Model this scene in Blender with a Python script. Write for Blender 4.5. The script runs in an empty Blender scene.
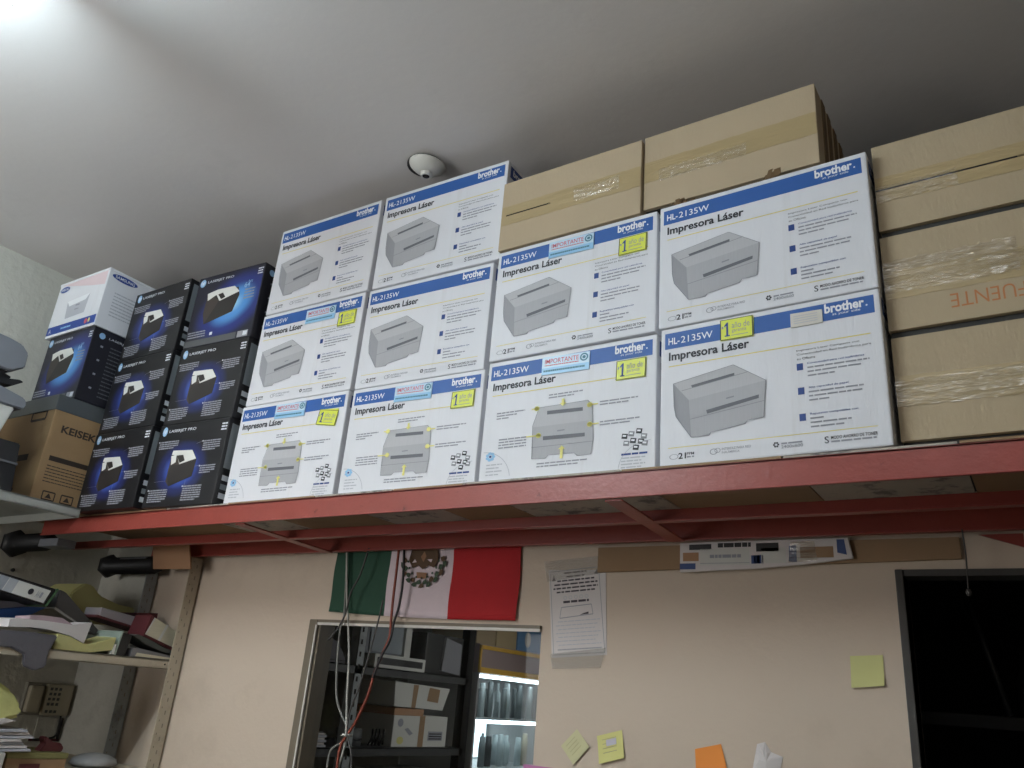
import bpy, bmesh, math, random
from mathutils import Vector, Matrix
random.seed(7)
S = bpy.context.scene
C = S.collection
ZS = 1.95                      # the red shelf's top stands 1.95 m above the floor; heights below are measured from it

# ------------------------------------------------------------------ camera
F, RV, CAM = 804.6475, Vector((-0.3866, 0.5727, -0.0291)), Vector((0.4909, -1.5364, -0.4787))
_M = Matrix.Rotation(RV.length, 3, RV.normalized()) @ Matrix(((1, 0, 0), (0, 0, -1), (0, 1, 0)))
_MT = _M.transposed()


def P(u, v, ax, val):
    """the point in the room, on the plane axis ax = val, that a photo pixel looks at"""
    d = _MT @ Vector(((u - 512) / F, (v - 384) / F, 1))
    return CAM + d * ((val - CAM[ax]) / d[ax])


cd = bpy.data.cameras.new('camera')
cam = bpy.data.objects.new('camera', cd)
C.objects.link(cam)
cd.sensor_width = 36
cd.lens = F / 1024 * 36
cd.clip_start = 0.05
rows = [_M[0], -_M[1], -_M[2]]
cam.matrix_world = Matrix.Translation(CAM + Vector((0, 0, ZS))) @ Matrix([[rows[j][i] for j in range(3)] for i in range(3)]).to_4x4()
S.camera = cam
S.view_settings.view_transform = 'Standard'
S.view_settings.look = 'None'
S.view_settings.gamma = 1
S.view_settings.use_curve_mapping = False
S.view_settings.exposure = 0.0

# ------------------------------------------------------------------ materials
def lin(c):
    return tuple(((x / 255) / 12.92 if x <= 10 else (((x / 255) + .055) / 1.055) ** 2.4) for x in c) + (1,)


MATS = {}


def mat(name, rgb, rough=.6, var=0, vscale=12, bump=0, bscale=60, metal=0, spec=.5, stretch=(1, 1, 1), dirt=None, dscale=4, dlo=.55, dhi=.75, emit=None, estr=1, alpha=1):
    """procedural material: base colour varied by noise, optional dirt blotches with their own colour, bump"""
    if name in MATS:
        return MATS[name]
    m = bpy.data.materials.new(name)
    m.use_nodes = True
    nt = m.node_tree
    N, L = nt.nodes, nt.links
    b = N['Principled BSDF']
    b.inputs['Roughness'].default_value = rough
    b.inputs['Metallic'].default_value = metal
    b.inputs['Specular IOR Level'].default_value = spec
    b.inputs['Alpha'].default_value = alpha
    tc = N.new('ShaderNodeTexCoord')
    mp = N.new('ShaderNodeMapping')
    mp.inputs['Scale'].default_value = stretch
    L.new(tc.outputs['Object'], mp.inputs['Vector'])
    c = lin(rgb)
    b.inputs['Base Color'].default_value = c
    out = None
    if var:
        n = N.new('ShaderNodeTexNoise')
        n.inputs['Scale'].default_value = vscale
        n.inputs['Detail'].default_value = 5
        L.new(mp.outputs['Vector'], n.inputs['Vector'])
        mx = N.new('ShaderNodeMix')
        mx.data_type = 'RGBA'
        mx.inputs['A'].default_value = tuple(x * (1 - var) for x in c[:3]) + (1,)
        mx.inputs['B'].default_value = tuple(min(1, x * (1 + var)) for x in c[:3]) + (1,)
        L.new(n.outputs['Fac'], mx.inputs['Factor'])
        out = mx.outputs['Result']
    if dirt:
        n = N.new('ShaderNodeTexNoise')
        n.inputs['Scale'].default_value = dscale
        n.inputs['Detail'].default_value = 8
        n.inputs['Roughness'].default_value = .65
        L.new(mp.outputs['Vector'], n.inputs['Vector'])
        r = N.new('ShaderNodeMapRange')
        r.inputs['From Min'].default_value = dlo
        r.inputs['From Max'].default_value = dhi
        L.new(n.outputs['Fac'], r.inputs['Value'])
        mx = N.new('ShaderNodeMix')
        mx.data_type = 'RGBA'
        if out:
            L.new(out, mx.inputs['A'])
        else:
            mx.inputs['A'].default_value = c
        mx.inputs['B'].default_value = lin(dirt)
        L.new(r.outputs['Result'], mx.inputs['Factor'])
        out = mx.outputs['Result']
    if out:
        L.new(out, b.inputs['Base Color'])
    if bump:
        n = N.new('ShaderNodeTexNoise')
        n.inputs['Scale'].default_value = bscale
        n.inputs['Detail'].default_value = 4
        L.new(mp.outputs['Vector'], n.inputs['Vector'])
        bp = N.new('ShaderNodeBump')
        bp.inputs['Strength'].default_value = bump
        bp.inputs['Distance'].default_value = .01
        L.new(n.outputs['Fac'], bp.inputs['Height'])
        L.new(bp.outputs['Normal'], b.inputs['Normal'])
    if emit:
        b.inputs['Emission Color'].default_value = lin(emit)
        b.inputs['Emission Strength'].default_value = estr
    MATS[name] = m
    return m


def glow_mat(name, cx, cz, sx, sz, stops, ang=0):
    """printed artwork: a halo of inks around (cx, cz) on the carton's face"""
    m = bpy.data.materials.new(name)
    m.use_nodes = True
    N, L = m.node_tree.nodes, m.node_tree.links
    b = N['Principled BSDF']
    b.inputs['Roughness'].default_value = .42
    tc = N.new('ShaderNodeTexCoord')
    mp = N.new('ShaderNodeMapping')
    mp.vector_type = 'TEXTURE'
    mp.inputs['Location'].default_value = (cx, 0, cz)
    mp.inputs['Rotation'].default_value = (0, ang, 0)
    mp.inputs['Scale'].default_value = (sx, 1, sz)
    L.new(tc.outputs['Object'], mp.inputs['Vector'])
    ln = N.new('ShaderNodeVectorMath')
    ln.operation = 'LENGTH'
    L.new(mp.outputs['Vector'], ln.inputs[0])
    r = N.new('ShaderNodeValToRGB')
    r.color_ramp.interpolation = 'EASE'
    e = r.color_ramp.elements
    e[0].position, e[0].color = stops[0][0], lin(stops[0][1])
    e[1].position, e[1].color = stops[-1][0], lin(stops[-1][1])
    for p, c in stops[1:-1]:
        q = e.new(p)
        q.color = lin(c)
    L.new(ln.outputs['Value'], r.inputs['Fac'])
    L.new(r.outputs['Color'], b.inputs['Base Color'])
    MATS[name] = m
    return m


def clear_mat(name, tint, fac, rough, bump, bscale, stretch=(1, 1, 1), body=0):
    """clear packing tape or glass: mostly transparent, the rest a glossy crinkled film"""
    m = bpy.data.materials.new(name)
    m.use_nodes = True
    N, L = m.node_tree.nodes, m.node_tree.links
    o = N['Material Output']
    N.remove(N['Principled BSDF'])
    t = N.new('ShaderNodeBsdfTransparent')
    t.inputs['Color'].default_value = lin(tint)
    g = N.new('ShaderNodeBsdfGlossy')
    g.inputs['Roughness'].default_value = rough
    g.inputs['Color'].default_value = (1, 1, 1, 1)
    mx = N.new('ShaderNodeMixShader')
    mx.inputs['Fac'].default_value = fac
    L.new(t.outputs[0], mx.inputs[1])
    L.new(g.outputs[0], mx.inputs[2])
    if body:
        df = N.new('ShaderNodeBsdfDiffuse')
        df.inputs['Color'].default_value = (.75, .74, .72, 1)
        m2 = N.new('ShaderNodeMixShader')
        m2.inputs['Fac'].default_value = body
        L.new(mx.outputs[0], m2.inputs[1])
        L.new(df.outputs[0], m2.inputs[2])
        L.new(m2.outputs[0], o.inputs['Surface'])
    else:
        L.new(mx.outputs[0], o.inputs['Surface'])
    if bump:
        tc = N.new('ShaderNodeTexCoord')
        mp = N.new('ShaderNodeMapping')
        mp.inputs['Scale'].default_value = stretch
        L.new(tc.outputs['Object'], mp.inputs['Vector'])
        n = N.new('ShaderNodeTexNoise')
        n.inputs['Scale'].default_value = bscale
        n.inputs['Detail'].default_value = 3
        L.new(mp.outputs['Vector'], n.inputs['Vector'])
        b = N.new('ShaderNodeBump')
        b.inputs['Strength'].default_value = bump
        b.inputs['Distance'].default_value = .02
        L.new(n.outputs['Fac'], b.inputs['Height'])
        L.new(b.outputs['Normal'], g.inputs['Normal'])
    MATS[name] = m
    return m


WHITE = mat('white_carton', (226, 227, 232), .5, .03, 30, .12, 220, stretch=(1, 1, .08), dirt=(196, 192, 188), dscale=5, dlo=.6, dhi=.82)
BLUE = mat('print_blue', (40, 92, 166), .5)
PALE = mat('print_white', (240, 242, 246), .5)
INK = mat('print_black', (38, 40, 48), .55)
GREYINK = mat('print_grey', (150, 152, 160), .6)
LIGHTINK = mat('print_light_grey', (186, 188, 196), .6)
BULLET = mat('print_navy', (34, 66, 134), .55)
YLINE = mat('print_yellow', (226, 212, 120), .6)
YARROW = mat('print_arrow', (236, 230, 140), .6)
PTOP = mat('picture_top', (186, 187, 190), .6, .08, 120, stretch=(3, 1, .2))
PFRONT = mat('picture_front', (174, 175, 179), .6, .08, 120, stretch=(3, 1, .2))
PSIDE = mat('picture_side', (156, 157, 162), .6, .08, 120, stretch=(3, 1, .2))
PDARK = mat('picture_slot', (102, 104, 110), .6)
PMID = mat('picture_line', (138, 140, 146), .6)
STICK = mat('sticker_paleblue', (196, 222, 240), .35)
STICKB = mat('sticker_blue', (150, 200, 234), .35)
REDINK = mat('print_red', (206, 92, 106), .55)
TEAL = mat('print_teal', (78, 128, 150), .55)
YEL = mat('sticker_yellow', (224, 232, 84), .4)
TAN = mat('sticker_cream', (214, 210, 200), .6, .05, 40)
BLACKBOX = mat('black_carton', (25, 25, 28), .4, .15, 20, .05, 150)
NAVYBOX = mat('navy_carton', (27, 27, 36), .4, .15, 20)
HPSILVER = mat('print_silver', (138, 146, 150), .45)
HPWHITE = mat('print_soft_white', (222, 226, 232), .5)
HPTXT = mat('print_dim_white', (150, 152, 160), .55)
HPDIM = mat('print_dimmer_white', (96, 98, 104), .55)
HPBODY = mat('picture_dark', (46, 42, 40), .5)
HPSIDE = mat('picture_dark_side', (66, 58, 52), .5)
HPPAPER = mat('picture_paper', (226, 226, 220), .5)
HPDISC = mat('print_disc', (150, 190, 226), .45)
KRAFT = mat('kraft_cardboard', (184, 166, 138), .75, .06, 9, .1, 160, stretch=(1, 1, .25))
KRAFT2 = mat('kraft_cardboard_pale', (180, 163, 134), .75, .06, 9, .1, 160, stretch=(1, 1, .25), dirt=(160, 142, 112), dscale=3, dlo=.58, dhi=.8)
KRAFTD = mat('kraft_edge', (112, 90, 62), .85, .2, 60)
KTAPE = mat('tan_tape', (176, 156, 116), .3, .06, 12, .25, 40, stretch=(.3, 1, 2))
KCOV = mat('gap_dark', (26, 25, 24), .9)
CLEAR = clear_mat('clear_tape', (254, 253, 249), .13, .20, 1.0, 22, (.3, 1, 2.4), .03)
ORANGEINK = mat('marker_orange', (190, 126, 82), .8)
RED = mat('red_paint', (146, 66, 57), .36, .12, 20, .08, 90, dirt=(92, 30, 26), dscale=26, dlo=.66, dhi=.74)
WALLM = mat('wall_cream', (204, 188, 170), .8, .05, 3, .1, 60, dirt=(184, 168, 150), dscale=2.2, dlo=.56, dhi=.85)
WALLG = mat('wall_grey_plaster', (196, 194, 184), .85, .06, 4, .5, 30, dirt=(170, 168, 158), dscale=7, dlo=.55, dhi=.8)
CEIL = mat('ceiling_white', (226, 222, 219), .85, .03, 3, .08, 40, dirt=(214, 210, 207), dscale=3, dlo=.6, dhi=.9)
FLOORM = mat('floor_tile', (104, 100, 94), .5, .1, 6)
SLOT = mat('grey_slotted_steel', (166, 172, 174), .5, .1, 20, dirt=(120, 122, 120), dscale=12)
CREAMST = mat('cream_steel', (190, 180, 160), .5, .06, 20, dirt=(164, 154, 136), dscale=14)
GREYST = mat('grey_steel_shelf', (150, 152, 146), .5, .08, 10, dirt=(110, 110, 104), dscale=9)
HOLEP = mat('hole_post', (140, 134, 122), .9)
HOLE = mat('hole_dark', (40, 38, 36), .9)
DARK = mat('dark_plastic', (24, 24, 26), .5)
GREYP = mat('grey_plastic', (118, 121, 128), .55, .05, 20)
MIDGREY = mat('mid_grey', (86, 88, 90), .6, .1, 16)
OFFWHITE = mat('off_white', (206, 206, 200), .6, .06, 14)
PAPER = mat('paper_white', (214, 208, 206), .8, .04, 30)
PAGE = mat('paper_pages', (206, 200, 176), .85, .12, 140, stretch=(.1, .1, 4))
MAROON = mat('maroon_cover', (86, 34, 38), .6, .1, 20)
YGREEN = mat('folder_yellow_green', (190, 186, 128), .7, .08, 12)
BLUEF = mat('blue_folder', (42, 92, 160), .45)
GREENED = mat('green_edge', (62, 92, 62), .6)
GREYCLOTH = mat('grey_bag', (96, 94, 100), .6, .1, 20, .2, 40)
BROWNC = mat('brown_card', (172, 132, 100), .8, .06, 12)
BROWND = mat('brown_card_dim', (150, 122, 92), .8, .06, 12)
PLY = mat('board_wood', (150, 124, 96), .8, .15, 8, stretch=(1, 8, 1))
PLY2 = mat('board_print', (176, 168, 156), .8, .15, 14, dirt=(112, 108, 106), dscale=16, dlo=.52, dhi=.62)

# ------------------------------------------------------------------ mesh builder
_txt = {}


def glyphs(s, bold=0, shear=0):
    k = (s, bold, shear)
    if k not in _txt:
        cu = bpy.data.curves.new('t', 'FONT')
        cu.body = s
        cu.offset = bold
        cu.shear = shear
        cu.resolution_u = 3
        o = bpy.data.objects.new('t', cu)
        C.objects.link(o)
        dg = bpy.context.evaluated_depsgraph_get()
        me = o.evaluated_get(dg).to_mesh()
        vs = [(v.co.x, v.co.y) for v in me.vertices]
        fs = [tuple(p.vertices) for p in me.polygons]
        o.to_mesh_clear()
        bpy.data.objects.remove(o)
        bpy.data.curves.remove(cu)
        x0, x1 = min(v[0] for v in vs), max(v[0] for v in vs)
        y0, y1 = min(v[1] for v in vs), max(v[1] for v in vs)
        _txt[k] = ([((x - x0) / (x1 - x0), (y - y0) / (y1 - y0)) for x, y in vs], fs)
    return _txt[k]


class MB:
    def __init__(s):
        s.bm = bmesh.new()
        s.mats = []

    def mi(s, m):
        if m not in s.mats:
            s.mats.append(m)
        return s.mats.index(m)

    def face(s, pts, m, smooth=False):
        f = s.bm.faces.new([s.bm.verts.new(p) for p in pts])
        f.material_index = s.mi(m)
        f.smooth = smooth
        return f

    def box(s, a, b, m, bev=0, M=None, seg=2):
        t = bmesh.new()
        bmesh.ops.create_cube(t, size=1)
        for v in t.verts:
            v.co = Vector([a[i] + (v.co[i] + .5) * (b[i] - a[i]) for i in range(3)])
        if bev:
            bmesh.ops.bevel(t, geom=t.edges[:], offset=bev, segments=seg, affect='EDGES', profile=.6)
        s.add(t, m, M)
        return s

    def add(s, t, m, M=None, smooth=None):
        k = s.mi(m)
        t.verts.index_update()
        vs = [s.bm.verts.new((M @ v.co) if M else v.co) for v in t.verts]
        for f in t.faces:
            try:
                g = s.bm.faces.new([vs[v.index] for v in f.verts])
            except ValueError:
                continue
            g.material_index = k
            g.smooth = f.smooth if smooth is None else smooth
        t.free()

    def prism(s, pts, n, m, bev=0):
        """polygon pts (3D) pushed along n to a solid"""
        n = Vector(n)
        t = bmesh.new()
        a = [t.verts.new(p) for p in pts]
        b = [t.verts.new(Vector(p) + n) for p in pts]
        t.faces.new(a[::-1])
        t.faces.new(b)
        for i in range(len(a)):
            j = (i + 1) % len(a)
            t.faces.new((a[i], a[j], b[j], b[i]))
        bmesh.ops.recalc_face_normals(t, faces=t.faces[:])
        if bev:
            bmesh.ops.bevel(t, geom=t.edges[:], offset=bev, segments=2, affect='EDGES')
        s.add(t, m)
        return s

    def tube(s, path, r, m, n=8, cap=True):
        path = [Vector(p) for p in path]
        rings = []
        up = Vector((.13, .9, .2))
        for i, p in enumerate(path):
            d = (path[min(i + 1, len(path) - 1)] - path[max(i - 1, 0)]).normalized()
            x = d.cross(up)
            if x.length < 1e-4:
                x = d.cross(Vector((1, 0, 0)))
            x.normalize()
            y = d.cross(x)
            rr = r[i] if isinstance(r, (list, tuple)) else r
            rings.append([s.bm.verts.new(p + (x * math.cos(2 * math.pi * k / n) + y * math.sin(2 * math.pi * k / n)) * rr) for k in range(n)])
        k = s.mi(m)
        for a, b in zip(rings, rings[1:]):
            for i in range(n):
                f = s.bm.faces.new((a[i], a[(i + 1) % n], b[(i + 1) % n], b[i]))
                f.material_index = k
                f.smooth = True
        if cap:
            for q in (rings[0][::-1], rings[-1]):
                s.bm.faces.new(q).material_index = k
        return s

    def lathe(s, prof, m, n=24, M=None, smooth=True):
        t = bmesh.new()
        rings = [[t.verts.new((r * math.cos(2 * math.pi * i / n), r * math.sin(2 * math.pi * i / n), z)) for i in range(n)] for r, z in prof]
        for a, b in zip(rings, rings[1:]):
            for i in range(n):
                t.faces.new((a[i], a[(i + 1) % n], b[(i + 1) % n], b[i])).smooth = smooth
        t.faces.new(rings[0][::-1])
        t.faces.new(rings[-1])
        bmesh.ops.recalc_face_normals(t, faces=t.faces[:])
        s.add(t, m, M)
        return s

    def build(s, name, parent=None, loc=None, yaw=0, kind=None):
        me = bpy.data.meshes.new(name)
        s.bm.to_mesh(me)
        s.bm.free()
        for m in s.mats:
            me.materials.append(m)
        o = bpy.data.objects.new(name, me)
        C.objects.link(o)
        if parent:
            o.parent = parent
        elif loc is not None:
            o.location = (loc[0], loc[1], loc[2] + ZS)
            o.rotation_euler.z = yaw
        else:
            o.location.z = ZS
        if kind:
            o['kind'] = kind
        return o


def smooth_path(pts, k=6):
    pts = [Vector(p) for p in pts]
    out = []
    for i in range(len(pts) - 1):
        p0, p1, p2, p3 = pts[max(i - 1, 0)], pts[i], pts[i + 1], pts[min(i + 2, len(pts) - 1)]
        for j in range(k):
            t = j / k
            out.append(.5 * ((2 * p1) + (p2 - p0) * t + (2 * p0 - 5 * p1 + 4 * p2 - p3) * t * t + (3 * p1 - p0 - 3 * p2 + p3) * t ** 3))
    return out + [pts[-1]]


def tag(o, label, cat, group=None):
    o['label'] = label
    o['category'] = cat
    if group:
        o['group'] = group
    return o


def thing(name, label, cat, loc, yaw=0, group=None):
    o = bpy.data.objects.new(name, None)
    C.objects.link(o)
    o.empty_display_size = .05
    o.location = (loc[0], loc[1], loc[2] + ZS)
    o.rotation_euler.z = yaw
    return tag(o, label, cat, group)


def recentre(o):
    """move a top-level mesh's origin to the middle of its underside"""
    vs = [v.co for v in o.data.vertices]
    c = Vector(((min(v.x for v in vs) + max(v.x for v in vs)) / 2, (min(v.y for v in vs) + max(v.y for v in vs)) / 2, min(v.z for v in vs)))
    o.data.transform(Matrix.Translation(-c))
    o.location = o.location + c
    return o


class Face:
    """print on a flat face: (u, v) in 0..1 -> a point; e = step off the face for each layer"""

    def __init__(s, mb, o, U, V, e):
        s.mb, s.o, s.U, s.V, s.e = mb, Vector(o), Vector(U), Vector(V), Vector(e)

    def p(s, u, v, k):
        return s.o + s.U * u + s.V * v + s.e * k

    def poly(s, pts, m, k=1):
        s.mb.face([s.p(u, v, k) for u, v in pts], m)

    def rect(s, u0, v0, u1, v1, m, k=1):
        s.poly([(u0, v0), (u1, v0), (u1, v1), (u0, v1)], m, k)

    def text(s, t, u0, v0, u1, v1, m, k=2, bold=0, shear=0, flip=False):
        vs, fs = glyphs(t, bold, shear)
        if flip:
            vs = [(1 - x, 1 - y) for x, y in vs]
        V = [s.mb.bm.verts.new(s.p(u0 + x * (u1 - u0), v0 + y * (v1 - v0), k)) for x, y in vs]
        i = s.mb.mi(m)
        for f in fs:
            try:
                s.mb.bm.faces.new([V[q] for q in f]).material_index = i
            except ValueError:
                pass

    def bars(s, u0, v, u1, h, m, k=2, rnd=None, gs=1):
        """a line of print too small to read"""
        r = rnd or random
        u = u0
        while u < u1 - .004:
            w = min(r.uniform(.015, .060) * (1 + gs) / 2, u1 - u)
            s.rect(u, v, u + w, v + h, m, k)
            u += w + .0045 * gs

    def disc(s, u, v, ru, rv, m, k=2, n=20, a0=0, a1=2 * math.pi):
        pts = [(u + ru * math.cos(a0 + (a1 - a0) * i / n), v + rv * math.sin(a0 + (a1 - a0) * i / n)) for i in range(n if a1 - a0 > 6.2 else n + 1)]
        s.poly(pts, m, k)

    def ring(s, u, v, ru, rv, t, m, k=2, n=20, a0=0, a1=2 * math.pi):
        for i in range(n):
            a, b = a0 + (a1 - a0) * i / n, a0 + (a1 - a0) * (i + 1) / n
            s.poly([(u + ru * math.cos(a), v + rv * math.sin(a)), (u + ru * math.cos(b), v + rv * math.sin(b)),
                    (u + ru * (1 - t) * math.cos(b), v + rv * (1 - t) * math.sin(b)), (u + ru * (1 - t) * math.cos(a), v + rv * (1 - t) * math.sin(a))], m, k)

    def outline(s, pts, w, m, k=2):
        for (a, b), (c, d) in zip(pts, pts[1:] + pts[:1]):
            L = math.hypot(c - a, d - b) or 1
            nx, ny = -(d - b) / L * w, (c - a) / L * w
            s.poly([(a - nx, b - ny), (c - nx, d - ny), (c + nx, d + ny), (a + nx, b + ny)], m, k)


# ------------------------------------------------------------------ the room
WY = .41            # face of the back wall
LX = -2.80          # face of the left wall
CZ = 1.03           # ceiling
FLZ = -ZS
RX = 2.6
wx0, wx1, wz1, wz0 = -1.500, -.665, -.291, -1.25        # opening of the window
dx0, dz1 = .238, -.158                                   # opening of the doorway
T = .06
b = MB()
PT = .30           # the back wall is a partition that ends behind the boxes
b.box((LX, WY, FLZ), (-2.415, WY + T, PT), WALLG)
b.box((-2.415, WY, FLZ), (wx0 - .0, WY + T, PT), WALLM)
b.box((wx0, WY, wz1), (wx1, WY + T, PT), WALLM)
b.box((wx0, WY, FLZ), (wx1, WY + T, wz0), WALLM)
b.box((wx1, WY, FLZ), (dx0, WY + T, PT), WALLM)
b.box((dx0, WY, dz1), (1.15, WY + T, PT), WALLM)
b.box((1.15, WY, FLZ), (RX, WY + T, PT), WALLM)
b.build('wall_back', kind='structure')
MB().box((LX - .1, -5, FLZ), (LX, 2.9, CZ), WALLG).build('wall_left', kind='structure')
MB().box((RX, -5, FLZ), (RX + .1, 2.9, CZ), WALLM).build('wall_right', kind='structure')
MB().box((LX - .1, -5, CZ), (RX + .1, 2.9, CZ + .1), CEIL).build('ceiling', kind='structure')
MB().box((LX - .1, -5, FLZ - .1), (RX + .1, 2.9, FLZ), FLOORM).build('floor', kind='structure')
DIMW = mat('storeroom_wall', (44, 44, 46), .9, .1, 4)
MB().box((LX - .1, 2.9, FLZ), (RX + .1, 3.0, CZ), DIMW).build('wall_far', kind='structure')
MB().box((-.28, WY + T, FLZ), (-.2, 2.9, 0), DIMW).build('wall_divider', kind='structure')
MB().box((LX, WY + T, -.02), (-.28, 2.9, .0), DIMW).build('back_room_ceiling_1', kind='structure')  # unseen low ceiling slab closing off the store room
MB().box((-.2, WY + T, -.02), (RX, 2.9, .0), DIMW).build('back_room_ceiling_2', kind='structure')  # unseen low ceiling slab over the closet behind the doorway

# window in the back wall: frame on the left, thin head, pane
FRM = mat('window_frame_metal', (112, 102, 86), .5, .1, 20)
FRML = mat('window_frame_edge', (206, 202, 194), .5)
b = MB()
b.box((wx0 - .034, WY - .012, wz0), (wx0, WY, wz1 + .004), FRM, .002)
b.box((wx0, WY - .004, wz0), (wx0 + .012, WY + T, wz1), FRM)
b.box((wx0 - .003, WY - .014, wz0), (wx0 + .003, WY - .008, wz1 - .012), FRML)
b.box((wx0 - .034, WY - .010, wz1 - .004), (wx1, WY + T, wz1 + .005), FRM, .001)
b.box((wx0, WY - .010, wz1 - .012), (wx1, WY + .0, wz1 - .004), FRML)
b.box((wx0 - .034, WY - .012, wz0 - .03), (wx1, WY + T, wz0), FRM)
w = b.build('window_1', kind='structure')
MB().box((wx0 + .004, WY + .03, wz0), (wx1, WY + .034, wz1 - .004), clear_mat('window_glass', (250, 252, 252), .008, .02, 0, 1)).build('pane', w)
# doorway on the right, a grey jamb
b = MB()
JAMB = mat('grey_jamb', (64, 61, 58), .6, .1, 12)
b.box((dx0 - .016, WY - .010, FLZ), (dx0, WY + T, dz1 + .01), JAMB, .002)
b.box((dx0, WY - .006, dz1 - .004), (1.15, WY + T, dz1 + .01), JAMB)
b.build('door_1', kind='structure')

# ------------------------------------------------------------------ the red shelf
sh = thing('wall_shelf', 'long red steel shelf high on the cream wall carrying all the boxes', 'shelf', (-.5, .2, -.07))
off = Vector((.5, -.2, .07))


def rel(m, name):
    for v in m.bm.verts:
        v.co = v.co + off
    return m.build(name, sh)


SX0, SX1 = -2.55, 1.3
m = MB()
m.box((SX0 + .022, -.018, -.060), (SX1, -.013, -.0065), RED, .001)
m.box((SX0 + .022, -.018, -.0105), (SX1, .03, -.0065), RED)
m.box((SX0 + .022, -.021, -.063), (SX1, -.013, -.059), RED, .001)
rel(m, 'front_beam')
m = MB()
m.box((SX0 - .10, .178, -.074), (SX1, .183, -.044), RED, .001)
m.box((SX0 - .10, .160, -.075), (SX1, .183, -.071), RED, .001)
rel(m, 'middle_beam')
m = MB()
m.box((SX0 + .12, .368, -.074), (SX1, .373, -.008), RED, .001)
m.box((SX0 + .12, .355, -.078), (SX1, .373, -.073), RED, .001)
rel(m, 'back_beam')
for cx in (-1.455, -.258, .93):
    m = MB()
    m.prism([(cx - .02, -.012, -.0635), (cx - .02, .355, -.0785), (cx - .02, .355, -.0825), (cx - .02, -.012, -.0675)], (.04, 0, 0), RED, .0008)
    rel(m, 'cross_bar')
x = SX0
for i, (wd, mt) in enumerate([(.31, PLY), (.42, BROWND), (.30, PLY2), (.36, PLY), (.28, PLY2), (.22, BROWND), (.42, PLY2), (.34, PLY), (.30, PLY2), (.46, BROWND), (.44, PLY)]):
    m = MB()
    m.box((x + .002, -.0185 + .0015 * (i % 3), -.0055), (min(x + wd - .002, SX1), .392, -.001), mt, M=None)
    rel(m, 'board')
    x += wd
# stub pipes that carry the left end
m = MB()
m.lathe([(.052, 0), (.052, .02), (.034, .022), (.034, .25), (.0, .25)], DARK, 6, Matrix.Translation((LX + .001, .03, -.075)) @ Matrix.Rotation(math.pi / 2, 4, 'Y'))
m.box((-2.552, -.005, -.1), (-2.43, .065, -.072), GREYP, .003)
rel(m, 'support_stub')
m = MB()
m.lathe([(.046, 0), (.046, .02), (.034, .03), (.034, .32), (.0, .32)], DARK, 6, Matrix.Translation((-2.665, .345, -.108)) @ Matrix.Rotation(math.pi / 2, 4, 'Y'))
m.box((-2.56, .322, -.118), (-2.39, .368, -.080), MIDGREY, .003)
rel(m, 'support_stub')
m = MB()
m.prism([P(u_, v_, 1, .312) for u_, v_ in ((153, 569), (190.5, 569), (189, 545), (153, 545))], (0, .005, 0), BROWNC)
rel(m, 'cardboard_wrap')
m = MB()     # triangular gusset near the doorway
m.prism([(.39, .40, -.078), (.47, .40, -.078), (.47, .40, -.107), (.445, .40, -.098)], (0, .006, 0), RED)
rel(m, 'gusset')

# ------------------------------------------------------------------ white printer cartons
W0, H0, D0 = .46, .32, .35


def carton_base(mb):
    mb.box((0, 0, 0), (W0, D0, H0), WHITE, .004)


def common_print(f, line_end):
    f.rect(.022, .842, .977, .962, BLUE, 1)
    f.text('HL-', .040, .873, .098, .924, PALE, 2, .02)
    f.text('2135W', .105, .873, .264, .924, PALE, 2, .004)
    f.text('Impresora Láser', .043, .733, .437, .815, INK, 2, .026)
    f.text('brother', .774, .891, .938, .957, PALE, 2, .034)
    f.disc(.947, .9, .004, .006, PALE, 2)
    f.text('at your side', .806, .866, .921, .888, PALE, 2)
    f.rect(.043, .706, line_end, .713, YLINE, 1)


def side_print(mb):
    g = Face(mb, (W0, 0, 0), (0, D0, 0), (0, 0, H0), (.0004, 0, 0))
    g.rect(.04, .845, .96, .962, BULLET, 1)
    g.text('brother', .08, .88, .34, .945, PALE, 2, .03)
    g.text('HL-2135W', .6, .88, .9, .94, PALE, 2)
    g.text('Impresora Láser', .06, .73, .6, .80, INK, 2)
    for i in range(5):
        g.bars(.1, .6 - i * .09, .8, .015, LIGHTINK)


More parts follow.
